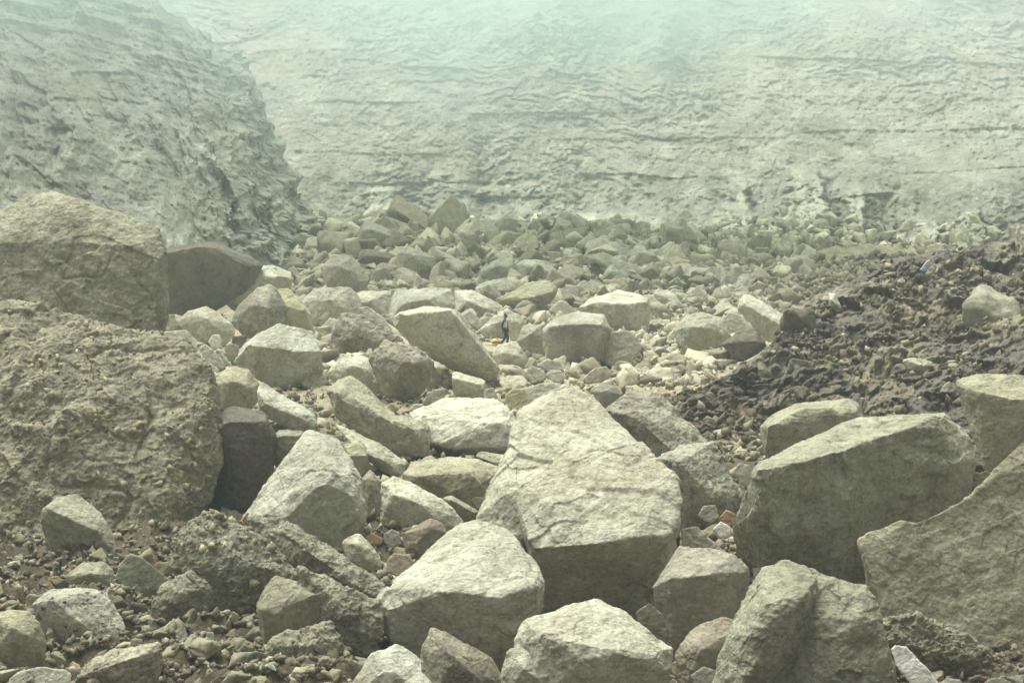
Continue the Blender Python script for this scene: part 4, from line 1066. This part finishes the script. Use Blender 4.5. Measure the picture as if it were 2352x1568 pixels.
def build_gravel(mound, cliff):
    rs = np.random.default_rng(5)
    for k in range(26):
        UNIT.append(hull_stone(rs, int(rs.integers(8, 13)), rs.uniform(.5, .9), .34))
    PM = rock_mat("pebbles", (.30,.285,.235), (.22,.205,.165), (.12,.105,.085), scale=3, speck=.25, streak=0, crack=0, bump=.4, attr=True)

    def on_ground(xy, sizes):
        P = at_ground(xy[:, 0], xy[:, 1])
        keep = np.hypot(P[:, 0] + .55, (P[:, 1] - float(G(786))) * .22) > 1.0 + sizes      # the trodden patch where he stands
        P[~keep, 2] -= 2.5
        return P
    big_units()
    def logs(n, a, b):
        return a * (b / a) ** (rs.random(n) ** 1.8)
    fore = [(-60, 1120), (120, 1130), (300, 1240), (500, 1240), (620, 1260), (900, 1420), (1000, 1620), (-60, 1640)]
    n = 22000
    xy = sample_poly(rs, fore, n); sz = logs(n, .05, .34)
    pal = [(.72,.67,.58), (.58,.53,.46), (.88,.83,.69), (1.05,1.0,.85), (.52,.47,.42), (.80,.64,.50), (1.3,1.28,1.1), (.66,.62,.54)]
    pebble_cloud("gravel", on_ground(xy, sz), sz, pal, PM, rs, "brown wet gravel and pebbles covering the slope at lower left")
    n = 2600
    xy = np.concatenate((sample_poly(rs, [(2030, 1430), (2352, 1440), (2500, 1400), (2500, 1640), (2050, 1640)], 1900), sample_poly(rs, [(820, 1190), (960, 1230), (980, 1330), (880, 1380)], 700)))
    sz = logs(n, .06, .34)
    pebble_cloud("gravel", on_ground(xy, sz), sz, [(.75,.64,.54), (.6,.54,.46), (1.0,.94,.8), (.75,.5,.42), (.58,.52,.45)], PM, rs, "reddish and brown gravel in the gaps between the front boulders")
    n = 15000
    xy = sample_poly(rs, [(420, 760), (700, 640), (1000, 700), (1500, 780), (1800, 860), (1650, 960), (2000, 1120), (2352, 1120), (2352, 1500), (900, 1500), (560, 1100)], n)
    sz = logs(n, .10, .60)
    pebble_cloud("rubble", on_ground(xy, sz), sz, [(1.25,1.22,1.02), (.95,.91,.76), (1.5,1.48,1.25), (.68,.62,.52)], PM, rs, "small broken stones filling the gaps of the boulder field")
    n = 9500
    xy = sample_poly(rs, [(760, 640), (800, 560), (1000, 590), (1150, 580), (1250, 545), (1330, 530), (1430, 545), (1520, 585), (1700, 620), (1860, 650), (1800, 720), (1740, 800), (1560, 900), (1300, 860), (1150, 840), (1000, 700)], n)
    sz = logs(n, .14, .95)
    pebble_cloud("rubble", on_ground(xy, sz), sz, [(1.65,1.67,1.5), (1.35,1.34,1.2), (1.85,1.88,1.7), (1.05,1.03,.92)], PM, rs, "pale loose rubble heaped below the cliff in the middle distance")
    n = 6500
    xy = sample_poly(rs, [(620, 710), (660, 600), (740, 520), (900, 500), (1100, 545), (1250, 525), (1450, 522), (1750, 570), (1900, 590), (1800, 640), (1400, 600), (1000, 620)], n)
    sz = logs(n, .15, 1.0)
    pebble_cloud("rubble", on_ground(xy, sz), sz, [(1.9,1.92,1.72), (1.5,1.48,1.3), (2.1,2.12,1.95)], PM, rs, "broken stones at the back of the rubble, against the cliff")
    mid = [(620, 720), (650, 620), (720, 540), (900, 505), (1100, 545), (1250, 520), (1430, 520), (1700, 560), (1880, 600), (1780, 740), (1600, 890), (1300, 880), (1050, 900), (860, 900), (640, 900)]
    n = 3000
    xy = sample_poly(rs, mid, n); sz = logs(n, .5, 1.9) * np.interp(xy[:, 1], [560, 640, 800], [1.9, 1.5, .95]) * np.where(rs.random(n) < .06, 1.5, 1)
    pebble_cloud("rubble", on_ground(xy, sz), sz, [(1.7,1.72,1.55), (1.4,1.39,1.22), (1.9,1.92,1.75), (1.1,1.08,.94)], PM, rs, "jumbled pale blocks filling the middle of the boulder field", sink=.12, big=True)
    n = 500
    xy = sample_poly(rs, [(560, 880), (1200, 900), (1200, 1180), (900, 1300), (820, 1300), (560, 1150)], n // 2)
    xy = np.concatenate((xy, sample_poly(rs, [(1480, 900), (1750, 930), (1760, 1250), (1500, 1420), (1560, 1150)], n // 2))); sz = logs(n, .3, 1.1)
    pebble_cloud("rubble", on_ground(xy, sz), sz, [(1.35,1.3,1.05), (1.05,1.0,.8), (1.5,1.46,1.2), (.8,.74,.6)], PM, rs, "broken blocks wedged in the gaps between the nearer boulders", sink=.1, big=True)
    n = 1300
    xy = sample_poly(rs, fore, n); sz = logs(n, .14, .9)
    pebble_cloud("rubble", on_ground(xy, sz), sz, [(1.1,1.06,.82), (.85,.82,.64), (1.3,1.27,1.0), (.62,.57,.46)], PM, rs, "crumbled olive chunks strewn over the gravel slope at lower left", sink=.1, big=True)
    n = 5000
    xy = np.concatenate((sample_poly(rs, [(2352, 1080), (3000, 1080), (3000, 1700), (2420, 1700)], n // 2), sample_poly(rs, [(-700, 680), (-40, 680), (-40, 1700), (-700, 1700)], n // 2))); sz = logs(n, .12, 1.3)
    pebble_cloud("rubble", on_ground(xy, sz), sz, [(1.2,1.16,.95), (.9,.86,.68), (1.4,1.36,1.12), (.65,.6,.48)], PM, rs, "broken stones carrying on past both sides of the boulder field", sink=.1, big=True)
    Vc, xc, yc = cliff
    wgt = sstep(470, 600, yc) * (yc < 640) * (xc > 640) * (xc < 2400) * (.15 + sstep(-.2, .5, fbm(Vc * (.12, .05, .1) + 3, 3)))
    idx = rs.choice(len(Vc), 2600, p=wgt / wgt.sum())
    sz = logs(len(idx), .3, 2.4)
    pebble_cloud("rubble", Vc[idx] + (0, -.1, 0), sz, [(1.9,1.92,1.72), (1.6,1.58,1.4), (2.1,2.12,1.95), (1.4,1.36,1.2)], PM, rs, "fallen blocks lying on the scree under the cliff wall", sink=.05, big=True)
    # pebbles cemented into the conglomerate: part of each outcrop
    for o in STONES:
        if not (o.name.startswith("crag") or o.name.startswith("rock_hump")): continue
        nv = len(o.data.vertices)
        co = np.empty(nv * 3, np.float32); o.data.vertices.foreach_get("co", co); co = co.reshape(-1, 3)
        nm = normals(o.data)
        ok = np.nonzero((nm[:, 1] < .2) & (nm[:, 2] > -.4))[0]
        wgt = sstep(-.3, .5, fbm(co[ok] * .7 + 5, 3)) + .05
        k = 2600 if o.name.startswith("crag") else 700
        idx = rs.choice(ok, k, p=wgt / wgt.sum())
        sz = logs(k, .06, .46)
        c = pebble_cloud("embedded_pebbles", co[idx] - nm[idx] * (sz * .12)[:, None], sz, [(1.05,1.03,.78), (.85,.83,.64), (1.25,1.22,.98), (.65,.6,.48)], PM, rs, None, sink=0)
        c.parent = o
    # stones sticking out of the dark bank and lying at the cliff foot
    bvh, V, t, sv = mound
    ok = np.nonzero((sv < .99) & (V[:, 0] < 45))[0]
    wgt = sstep(-.1, .6, fbm(V[ok] * .35 + 7, 3)) + .03
    idx = rs.choice(ok, 7000, p=wgt / wgt.sum())
    P = V[idx] + rs.normal(size=(len(idx), 3)) * .08
    sz = logs(len(idx), .07, .7)
    pebble_cloud("rubble", P, sz, [(.58,.53,.45), (.8,.76,.61), (.46,.42,.36), (1.15,1.12,.92), (.55,.45,.37)], PM, rs, "clods and stones strewn over the dark earth bank", sink=.05)
    n = 2500
    xy = sample_poly(rs, [(1500, 610), (1900, 590), (2352, 560), (2352, 640), (1850, 690), (1500, 640)], n)
    sz = logs(n, .2, 1.1)
    P = on_ground(np.stack((xy[:, 0], np.maximum(xy[:, 1], 598)), 1), sz)
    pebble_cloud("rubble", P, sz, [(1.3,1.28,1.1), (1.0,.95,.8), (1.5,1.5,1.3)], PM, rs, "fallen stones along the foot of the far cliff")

def build_loose_rocks(mound):
    """countable loose rocks between the traced boulders"""
    rs = np.random.default_rng(23)
    protos = []
    for k in range(18):
        d = rs.normal(size=(13, 3)); d /= np.linalg.norm(d, axis=1)[:, None]
        p = d * (1 + rs.uniform(-.25, .2, (13, 1))) * (1, rs.uniform(.7, .95), rs.uniform(.55, .85)) * .5
        me = voxel_mesh([[tuple(v) for v in p]], .028, 2)
        roughen(me, 1.0, 1.1, 0, .5, .8, seed=300 + k, fine=5, cuts=8)
        protos.append(me)
    made = {}
    def place(pos, size, mat, label, cat, group, name="rock"):
        k = int(rs.integers(0, len(protos)))
        key = (k, mat)
        if key not in made:
            me = protos[k].copy(); me.materials.append(M[mat]); made[key] = me
        o = bpy.data.objects.new(name, made[key])
        COL.objects.link(o)
        o.location = pos
        o.rotation_euler = (rs.normal() * .3, rs.normal() * .3, rs.uniform(0, 6.28))
        o.scale = (size, size * rs.uniform(.8, 1.15), size * rs.uniform(.75, 1.2))
        tag(o, label, cat, group)
    def field(poly, n, s0, s1, mats, label, group, sink=.18, cat="rock", name="rock"):
        xy = sample_poly(rs, poly, n)
        P = at_ground(xy[:, 0], xy[:, 1])
        for i in range(n):
            s = s0 * (s1 / s0) ** (rs.random() ** 1.4)
            p = P[i].copy(); p[2] += s * sink
            if math.hypot(p[0] + .55, (p[1] - float(G(786))) * .22) < 1.0 + s: continue
            place(p, s, mats[int(rs.integers(0, len(mats)))], label, cat, group, name)
    field([(1240, 560), (1330, 535), (1440, 550), (1520, 590), (1480, 640), (1280, 620)], 30, .8, 2.4, ['pale', 'pale', 'grey'], "pale loose rock on the rubble heap against the cliff, above the yellow-bellied boulder", "loose rocks on the rubble heap")
    field([(760, 570), (900, 560), (1060, 600), (1060, 660), (820, 670)], 16, .7, 1.8, ['pale', 'grey', 'mottle'], "greyish loose rock around the tilted ridge slab in the far rubble", "loose rocks below the tilted slab")
    field([(1500, 640), (1680, 640), (1760, 720), (1680, 760), (1560, 740), (1490, 700)], 40, .6, 2.2, ['pale', 'pale', 'grey', 'pale'], "cream loose rock in the stony field right of the striped block", "loose rocks right of the striped block")
    field([(1360, 860), (1500, 800), (1620, 800), (1740, 840), (1600, 900), (1420, 890)], 34, .5, 1.7, ['pale', 'grey', 'mottle', 'brown'], "loose rock between the red-stained block and the dark earth bank", "loose rocks below the earth bank")
    field([(1130, 840), (1300, 800), (1360, 860), (1280, 900), (1150, 890)], 16, .4, 1.3, ['pale', 'grey'], "small pale rock in the rubble behind the peak of the great sloping boulder", "small rocks behind the great boulder")
    field([(560, 890), (760, 880), (780, 950), (620, 960)], 20, .35, 1.1, ['grey', 'mottle', 'olive'], "small grey rock scattered below the big cream boulder", "small rocks below the cream boulder")
    field([(1580, 1100), (1720, 1060), (1740, 1180), (1660, 1230), (1580, 1220)], 14, .3, .9, ['grey', 'pink', 'mottle', 'brown'], "small rock in the hollow between the two largest boulders", "small rocks in the hollow")
    field([(1560, 940), (1760, 960), (1760, 1050), (1650, 1040)], 18, .4, 1.3, ['brown', 'mottle', 'pink', 'grey'], "rough brown rock in the reddish gully at the foot of the earth bank", "rough rocks in the reddish gully")
    field([(-20, 1140), (110, 1130), (110, 1300), (-20, 1380)], 22, .25, .7, ['olive', 'pink', 'grey', 'brown'], "small cobble in the gravel at the far left under the conglomerate crag", "cobbles under the crag", cat="cobble", name="cobble")
    field([(250, 1260), (420, 1250), (440, 1500), (290, 1400)], 22, .2, .6, ['olive', 'grey', 'brown', 'tan'], "small cobble in the brown gravel around the black-speckled boulder", "cobbles around the speckled boulder", cat="cobble", name="cobble")
    field([(430, 1400), (660, 1370), (830, 1480), (880, 1590), (420, 1590)], 40, .2, .75, ['olive', 'grey', 'cong', 'cong', 'pale'], "small cobble on the gravel slope left of the pale dome", "cobbles left of the pale dome", cat="cobble", name="cobble")
    field([(2080, 1460), (2340, 1500), (2340, 1600), (2100, 1600)], 16, .25, .8, ['brown', 'grey', 'pink'], "dark cobble in the shadowed gravel under the vast smooth slab", "cobbles under the vast slab", cat="cobble", name="cobble")
    field([(700, 650), (900, 690), (1250, 760), (1300, 850), (1150, 850), (900, 760), (700, 740)], 26, .8, 2.0, ['pale', 'grey', 'pale', 'mottle'], "pale loose rock packed between the big boulders left of the person", "loose rocks left of the person")
    field([(600, 900), (760, 930), (1000, 1040), (1180, 1060), (1080, 1180), (880, 1160), (640, 1000)], 26, .5, 1.3, ['pale', 'grey', 'olive', 'mottle'], "loose rock in the gaps between the slabs left of the great sloping boulder", "loose rocks between the slabs")
    field([(390, 1400), (620, 1300), (700, 1340), (860, 1480), (900, 1600), (400, 1600)], 20, .6, 1.5, ['cong', 'cong', 'olive'], "rough conglomerate chunk on the gravel slope left of the pale dome", "conglomerate chunks on the gravel slope")
    field([(700, 650), (800, 600), (1000, 620), (1230, 650), (1250, 740), (1000, 770), (720, 750)], 34, 1.5, 3.0, ['pale', 'pale', 'grey', 'pale', 'mottle'], "pale boulder in the jumble around the broad pale shelf, left of the person", "boulders in the jumble left of the person", cat="boulder", name="boulder")
    field([(1290, 610), (1500, 590), (1700, 650), (1770, 740), (1500, 720), (1300, 680)], 24, 1.4, 2.8, ['pale', 'pale', 'grey'], "pale boulder in the jumble behind the striped block, below the cliff", "boulders behind the striped block", cat="boulder", name="boulder")
    # stones on the dark earth bank
    bvh, V, t, sv = mound
    ok = np.nonzero((sv < .96) & (sv > .1) & (V[:, 0] < 30) & (V[:, 0] > 10))[0]
    for i in rs.choice(ok, 44):
        s = float(.4 * 4 ** (rs.random() ** 1.6))
        place(V[i] + np.array((0, -.1 * s, .02 * s)), s, ['brown', 'mottle', 'brown', 'grey', 'brown'][int(rs.integers(0, 5))], "rough stone half buried in the dark earth bank on the right", "rock", "stones in the earth bank")
    def on_bank(x, y, s, mat, label):
        rx, rz = ray(x, y)
        hit = bvh.ray_cast(Vector(CAM), Vector((float(rx), 1.0, float(rz))).normalized())
        if hit[0]:
            place(np.array(hit[0]) + (0, .1 * s, 0), s, mat, label, "rock", None)
    on_bank(1912, 702, 1.4, 'pale', "single white oval stone near the crest of the dark earth bank")
    on_bank(2275, 738, 4.2, 'olive', "big flat greenish slab of rock on the dark earth bank")
    on_bank(2110, 840, 1.5, 'pale', "pale stone in the middle of the dark earth bank")
    on_bank(1845, 745, 2.6, 'brown', "dark brown ledge stone on the left crest of the earth bank")
    return bvh

# ------------------------------------------------------------------ person and the things beside him
def skin_mesh(verts, edges, radii, sub=2):
    me = bpy.data.meshes.new("tmp")
    me.from_pydata(verts, edges, [])
    o = bpy.data.objects.new("tmp", me); COL.objects.link(o)
    o.modifiers.new("k", 'SKIN')
    for i, r in enumerate(radii):
        sv = me.skin_vertices[0].data[i]
        sv.radius = (r, r) if not isinstance(r, tuple) else r
    me.skin_vertices[0].data[0].use_root = True
    ms = o.modifiers.new("s", 'SUBSURF'); ms.levels = sub; ms.render_levels = sub
    out = bpy.data.meshes.new_from_object(o.evaluated_get(bpy.context.evaluated_depsgraph_get()))
    bpy.data.objects.remove(o); bpy.data.meshes.remove(me)
    out.materials.clear()
    smooth(out)
    return out

def build_person():
    skin = flat_mat("skin", (.16, .095, .065), .6)
    navy = flat_mat("navy_cloth", (.025, .032, .075), .9)
    white = flat_mat("white_cloth", (.62, .62, .60), .9)
    trous = flat_mat("dark_trousers", (.03, .038, .055), .9)
    hairm = flat_mat("black_hair", (.012, .011, .01), .6)
    boot = flat_mat("dark_boots", (.025, .022, .02), .5)
    redm = flat_mat("red_cloth", (.30, .07, .06), .9)
    gy = float(G(786))      # just behind the rounded pale boulder
    base = at(1160, 786, gy)
    base[2] = ground_h(base[:1], base[1:2])[0]
    # x to the right (the way he faces), y away from the camera, z up
    J = dict(pelvis=(.02,0,.86), waist=(-.02,0,1.02), chest=(-.05,0,1.22), neck0=(-.03,0,1.40), neck=(.0,0,1.46), head=(.05,0,1.56), crown=(.045,0,1.665),
             shn=(-.06,-.17,1.36), eln=(-.16,-.20,1.08), wrn=(-.13,-.21,.84), shf=(-.02,.17,1.36), elf=(.05,.22,1.09), wrf=(.16,.20,.90),
             hipn=(.02,-.09,.82), knn=(.15,-.10,.46), ann=(.10,-.10,.09), hipf=(.02,.09,.82), knf=(.02,.10,.45), anf=(-.17,.10,.11))
    ks = list(J)
    ed = [('pelvis','waist'),('waist','chest'),('chest','neck0'),('neck0','neck'),('neck','head'),('head','crown'),('neck0','shn'),('shn','eln'),('eln','wrn'),('neck0','shf'),('shf','elf'),('elf','wrf'),
          ('pelvis','hipn'),('hipn','knn'),('knn','ann'),('pelvis','hipf'),('hipf','knf'),('knf','anf')]
    rad = dict(pelvis=.12, waist=.115, chest=.13, neck0=.085, neck=.065, head=.10, crown=.085, shn=.055, eln=.042, wrn=.03, shf=.055, elf=.042, wrf=.03, hipn=.08, knn=.056, ann=.04, hipf=.08, knf=.056, anf=.04)
    verts = [J[k] for k in ks]; radii = [rad[k] for k in ks]
    edges = [(ks.index(p), ks.index(q)) for p, q in ed]
    def add(p, r, frm):
        verts.append(p); radii.append(r); edges.append((frm, len(verts) - 1)); return len(verts) - 1
    for wn, sy in (('wrn', -1), ('wrf', 1)):
        wx, wy, wz = J[wn]; b = ks.index(wn)
        palm = add((wx + .015, wy, wz - .075), .026, b)
        for f in range(4):
            fx = wx - .015 + .022 * f
            k1 = add((fx, wy, wz - .12), .009, palm)
            add((fx + .01, wy, wz - .165 + .006 * abs(f - 1.5)), .007, k1)
        k1 = add((wx + .055, wy, wz - .07), .010, palm)
        add((wx + .068, wy, wz - .105), .008, k1)
    hi = ks.index('head')
    add((.145, 0, 1.555), .012, hi)                     # nose
    add((.04, -.092, 1.56), .012, hi); add((.04, .092, 1.56), .012, hi)   # ears
    add((.11, 0, 1.49), .03, hi)                        # chin
    for an, in (('ann',), ('anf',)):
        ax, ay, az = J[an]
        add((ax + .16, ay, az - .06), .035, ks.index(an))
    body = link_mesh("person", skin_mesh(verts, edges, radii), skin, base)
    tag(body, "person in navy sleeves, white vest and dark trousers standing among pale boulders looking down", "person")
    def cloth(name, pts, eds, rr, mat):
        return link_mesh(name, skin_mesh(pts, eds, rr), mat, (0, 0, 0), body)
    o = lambda k, dx=0, dy=0, dz=0: (J[k][0] + dx, J[k][1] + dy, J[k][2] + dz)
    cloth("shirt", [o('pelvis', 0, 0, .06), o('waist'), o('chest'), o('neck0', 0, 0, -.02)], [(0, 1), (1, 2), (2, 3)], [.14, .135, .165, .115], white)
    for s in 'nf':
        cloth("sleeve", [o('sh' + s), o('el' + s), o('wr' + s, 0, 0, .03)], [(0, 1), (1, 2)], [.075, .058, .045], navy)
    cloth("trousers", [o('pelvis', 0, 0, .04), o('hipn'), o('knn'), o('ann', 0, 0, .03), o('hipf'), o('knf'), o('anf', 0, 0, .03)], [(0, 1), (1, 2), (2, 3), (0, 4), (4, 5), (5, 6)], [.145, .10, .078, .06, .10, .078, .06], trous)
    cloth("hair", [(-.01, 0, 1.55), (.02, 0, 1.64), (.085, 0, 1.67)], [(0, 1), (1, 2)], [.105, .115, .075], hairm)
    for s in 'nf':
        cloth("boot", [o('an' + s, -.02, 0, .02), o('an' + s, .0, 0, -.05), o('an' + s, .17, 0, -.065)], [(0, 1), (1, 2)], [.052, .05, .04], boot)
    cloth("glove", [o('wrn', 0, 0, .0), o('wrn', .02, -.01, -.1), o('wrn', .03, -.01, -.16)], [(0, 1), (1, 2)], [.04, .045, .03], redm)

    body.scale = (1.09, 1.09, 1.09)
    # sulphur lumps in a shallow tray, and a carrying pole
    sul = rock_mat("sulphur", (.80, .72, .25), (.70, .62, .22), (.5, .42, .16), scale=4, speck=.12, streak=0, crack=.2)
    wood = flat_mat("brown_wood", (.30, .16, .08), .8)
    pole_m = flat_mat("pale_bamboo", (.50, .46, .36), .7)
    rs = np.random.default_rng(3)
    for (dx, dz, s, lab) in ((-.62, .27, .30, "larger pale yellow lump of sulphur on the brown tray by the person's feet"), (-.22, .30, .22, "smaller pale yellow lump of sulphur at the right end of the brown tray")):
        p = rs.normal(size=(14, 3)); p /= np.linalg.norm(p, axis=1)[:, None]
        me = voxel_mesh([[tuple(v * (s * .62, s * .5, s * .45)) for v in p]], s / 22, 2)
        roughen(me, s, 1, 0, .1, .5, seed=int(s * 100))
        tag(link_mesh("sulphur_lump", me, sul, base + (dx, .25, dz)), lab, "sulphur lump")
    bm = bmesh.new()
    bmesh.ops.create_cube(bm, size=1)
    for v in bm.verts:
        v.co.x *= .66 * (1 if v.co.z > 0 else .8); v.co.y *= .34; v.co.z *= .13
    top = [f for f in bm.faces if f.normal.z > .9]
    r = bmesh.ops.inset_region(bm, faces=top, thickness=.03)
    bmesh.ops.translate(bm, verts=list({v for f in top for v in f.verts}), vec=(0, 0, -.06))
    me = bpy.data.meshes.new("tray"); bm.to_mesh(me); bm.free()
    tag(link_mesh("tray", me, wood, base + (-.42, .25, .17)), "shallow orange-brown wooden tray holding yellow sulphur beside the person", "tray")
    me = skin_mesh([(-.55, 0, 0), (-.1, .01, .035), (.45, 0, .01)], [(0, 1), (1, 2)], [.028, .034, .026], 1)
    tag(link_mesh("carrying_pole", me, pole_m, base + (-.6, -.12, .07)), "pale bamboo carrying pole on the ground in front of the sulphur tray", "pole")

def build_small_things(bvh):
    # wedge of orange wood in the crevice
    om = flat_mat("orange_wood", (.36, .19, .09), .8, .3)
    me = skin_mesh([(0, 0, 0), (.13, .03, .17), (.25, .07, .34)], [(0, 1), (1, 2)], [.05, .055, .045], 1)
    p = at(551, 1203, 70.5)
    tag(link_mesh("wood_stick", me, om, p), "broken orange stick wedged in the crevice below the dark red-cornered boulder", "stick")
    # litter on the bank
    rs = np.random.default_rng(9)
    for x, y, s, c, lab, nm in ((2130, 612, .75, (.62, .60, .52), "crumpled whitish plastic bag caught on the crest of the dark bank", "plastic_bag"),
                            (2121, 622, .32, (.30, .45, .60), "small light-blue scrap of plastic on the dark bank's crest", "plastic_scrap")):
        rx, rz = ray(x, y)
        hit = bvh.ray_cast(Vector(CAM), Vector((float(rx), 1.0, float(rz))).normalized())
        loc = np.array(hit[0]) if hit[0] else at(x, y, 118)
        q = rs.normal(size=(12, 3)); q /= np.linalg.norm(q, axis=1)[:, None]
        me = voxel_mesh([[tuple(v * (s * .6, s * .4, s * .35)) for v in q]], s / 26, 1)
        roughen(me, s, 3.0, 0, .1, 1.5, seed=77)
        tag(link_mesh(nm, me, flat_mat(nm, c, .4), loc + (0, -.05, .08)), lab, "litter")

# ------------------------------------------------------------------ air
def build_air():
    hz = bpy.data.materials.new("haze_air"); hz.use_nodes = True
    t = hz.node_tree; t.nodes.clear()
    out = t.nodes.new("ShaderNodeOutputMaterial")
    pv = t.nodes.new("ShaderNodeVolumePrincipled")
    pv.inputs["Color"].default_value = HAZE_COL + (1,)
    pv.inputs["Density"].default_value = HAZE_DENS
    pv.inputs["Anisotropy"].default_value = 0.2
    t.links.new(pv.outputs[0], out.inputs["Volume"])
    x0, x1, y0, y1, z0, z1 = -260, 260, -20, 520, -4, 112
    V = [(x, y, z) for z in (z0, z1) for y in (y0, y1) for x in (x0, x1)]
    F = [(0, 2, 3, 1), (4, 5, 7, 6), (0, 1, 5, 4), (2, 6, 7, 3), (0, 4, 6, 2), (1, 3, 7, 5)]
    me = bpy.data.meshes.new("haze"); me.from_pydata(V, [], F)
    tag(link_mesh("haze", me, hz), kind="stuff")

    # drifting steam in front of the cliff
    sm = bpy.data.materials.new("steam"); sm.use_nodes = True
    t = sm.node_tree; t.nodes.clear(); N, L = t.nodes, t.links
    out = N.new("ShaderNodeOutputMaterial")
    pv = N.new("ShaderNodeVolumePrincipled")
    pv.inputs["Color"].default_value = STEAM_COL + (1,)
    tc = N.new("ShaderNodeTexCoord")
    nz = N.new("ShaderNodeTexNoise"); nz.inputs["Scale"].default_value = .055; nz.inputs["Detail"].default_value = 3
    L.new(tc.outputs["Object"], nz.inputs["Vector"])
    # two soft ellipsoids in the object's own metres: a wide thin bank and the dense core of the plume
    def blob(centre, radii, dens, wob):
        sb = N.new("ShaderNodeVectorMath"); sb.operation = 'SUBTRACT'; sb.inputs[1].default_value = centre
        L.new(tc.outputs["Object"], sb.inputs[0])
        sc = N.new("ShaderNodeVectorMath"); sc.operation = 'DIVIDE'; sc.inputs[1].default_value = radii
        L.new(sb.outputs[0], sc.inputs[0])
        ln = N.new("ShaderNodeVectorMath"); ln.operation = 'LENGTH'; L.new(sc.outputs[0], ln.inputs[0])
        ad = N.new("ShaderNodeMath"); ad.operation = 'MULTIPLY_ADD'; L.new(nz.outputs["Fac"], ad.inputs[0]); ad.inputs[1].default_value = -wob; L.new(ln.outputs["Value"], ad.inputs[2])
        mr = N.new("ShaderNodeMapRange"); mr.interpolation_type = 'SMOOTHSTEP'
        mr.inputs["From Min"].default_value, mr.inputs["From Max"].default_value = 1 - wob * .62, -wob * .5
        mr.inputs["To Max"].default_value = dens
        L.new(ad.outputs[0], mr.inputs["Value"])
        return mr.outputs[0]
    mr = N.new("ShaderNodeMath"); mr.operation = 'ADD'
    L.new(blob((-6, 8, 15), (135, 60, 40), STEAM_DENS[0], .6), mr.inputs[0])
    left = N.new("ShaderNodeMath"); left.operation = 'ADD'
    L.new(blob((-52, -12, 0), (40, 40, 34), .016, .7), left.inputs[0])
    L.new(mr.outputs[0], left.inputs[1])
    L.new(blob((0, 16, 9), (36, 18, 25), STEAM_DENS[1], 1.0), mr.inputs[1])
    L.new(left.outputs[0], pv.inputs["Density"])
    L.new(pv.outputs[0], out.inputs["Volume"])
    bm = bmesh.new()
    bmesh.ops.create_uvsphere(bm, u_segments=24, v_segments=14, radius=1)
    for v in bm.verts: v.co = (v.co.x * 140, v.co.y * 66, v.co.z * 54)
    me = bpy.data.meshes.new("steam"); bm.to_mesh(me); bm.free()
    c = at(1370, 20, 186)
    o = link_mesh("smoke", me, sm, c)
    tag(o, kind="stuff")

HAZE_COL, HAZE_DENS = (.82, .97, .94), .0006
STEAM_COL, STEAM_DENS = (.87, 1.0, .97), (.028, .085)

# ------------------------------------------------------------------ build
build_ground()
cliff = build_cliff()
build_left_slope()
mound = build_mound()
build_boulders()
bvh = build_loose_rocks(mound)
build_person()
build_small_things(bvh)
build_gravel(mound, cliff)
build_air()
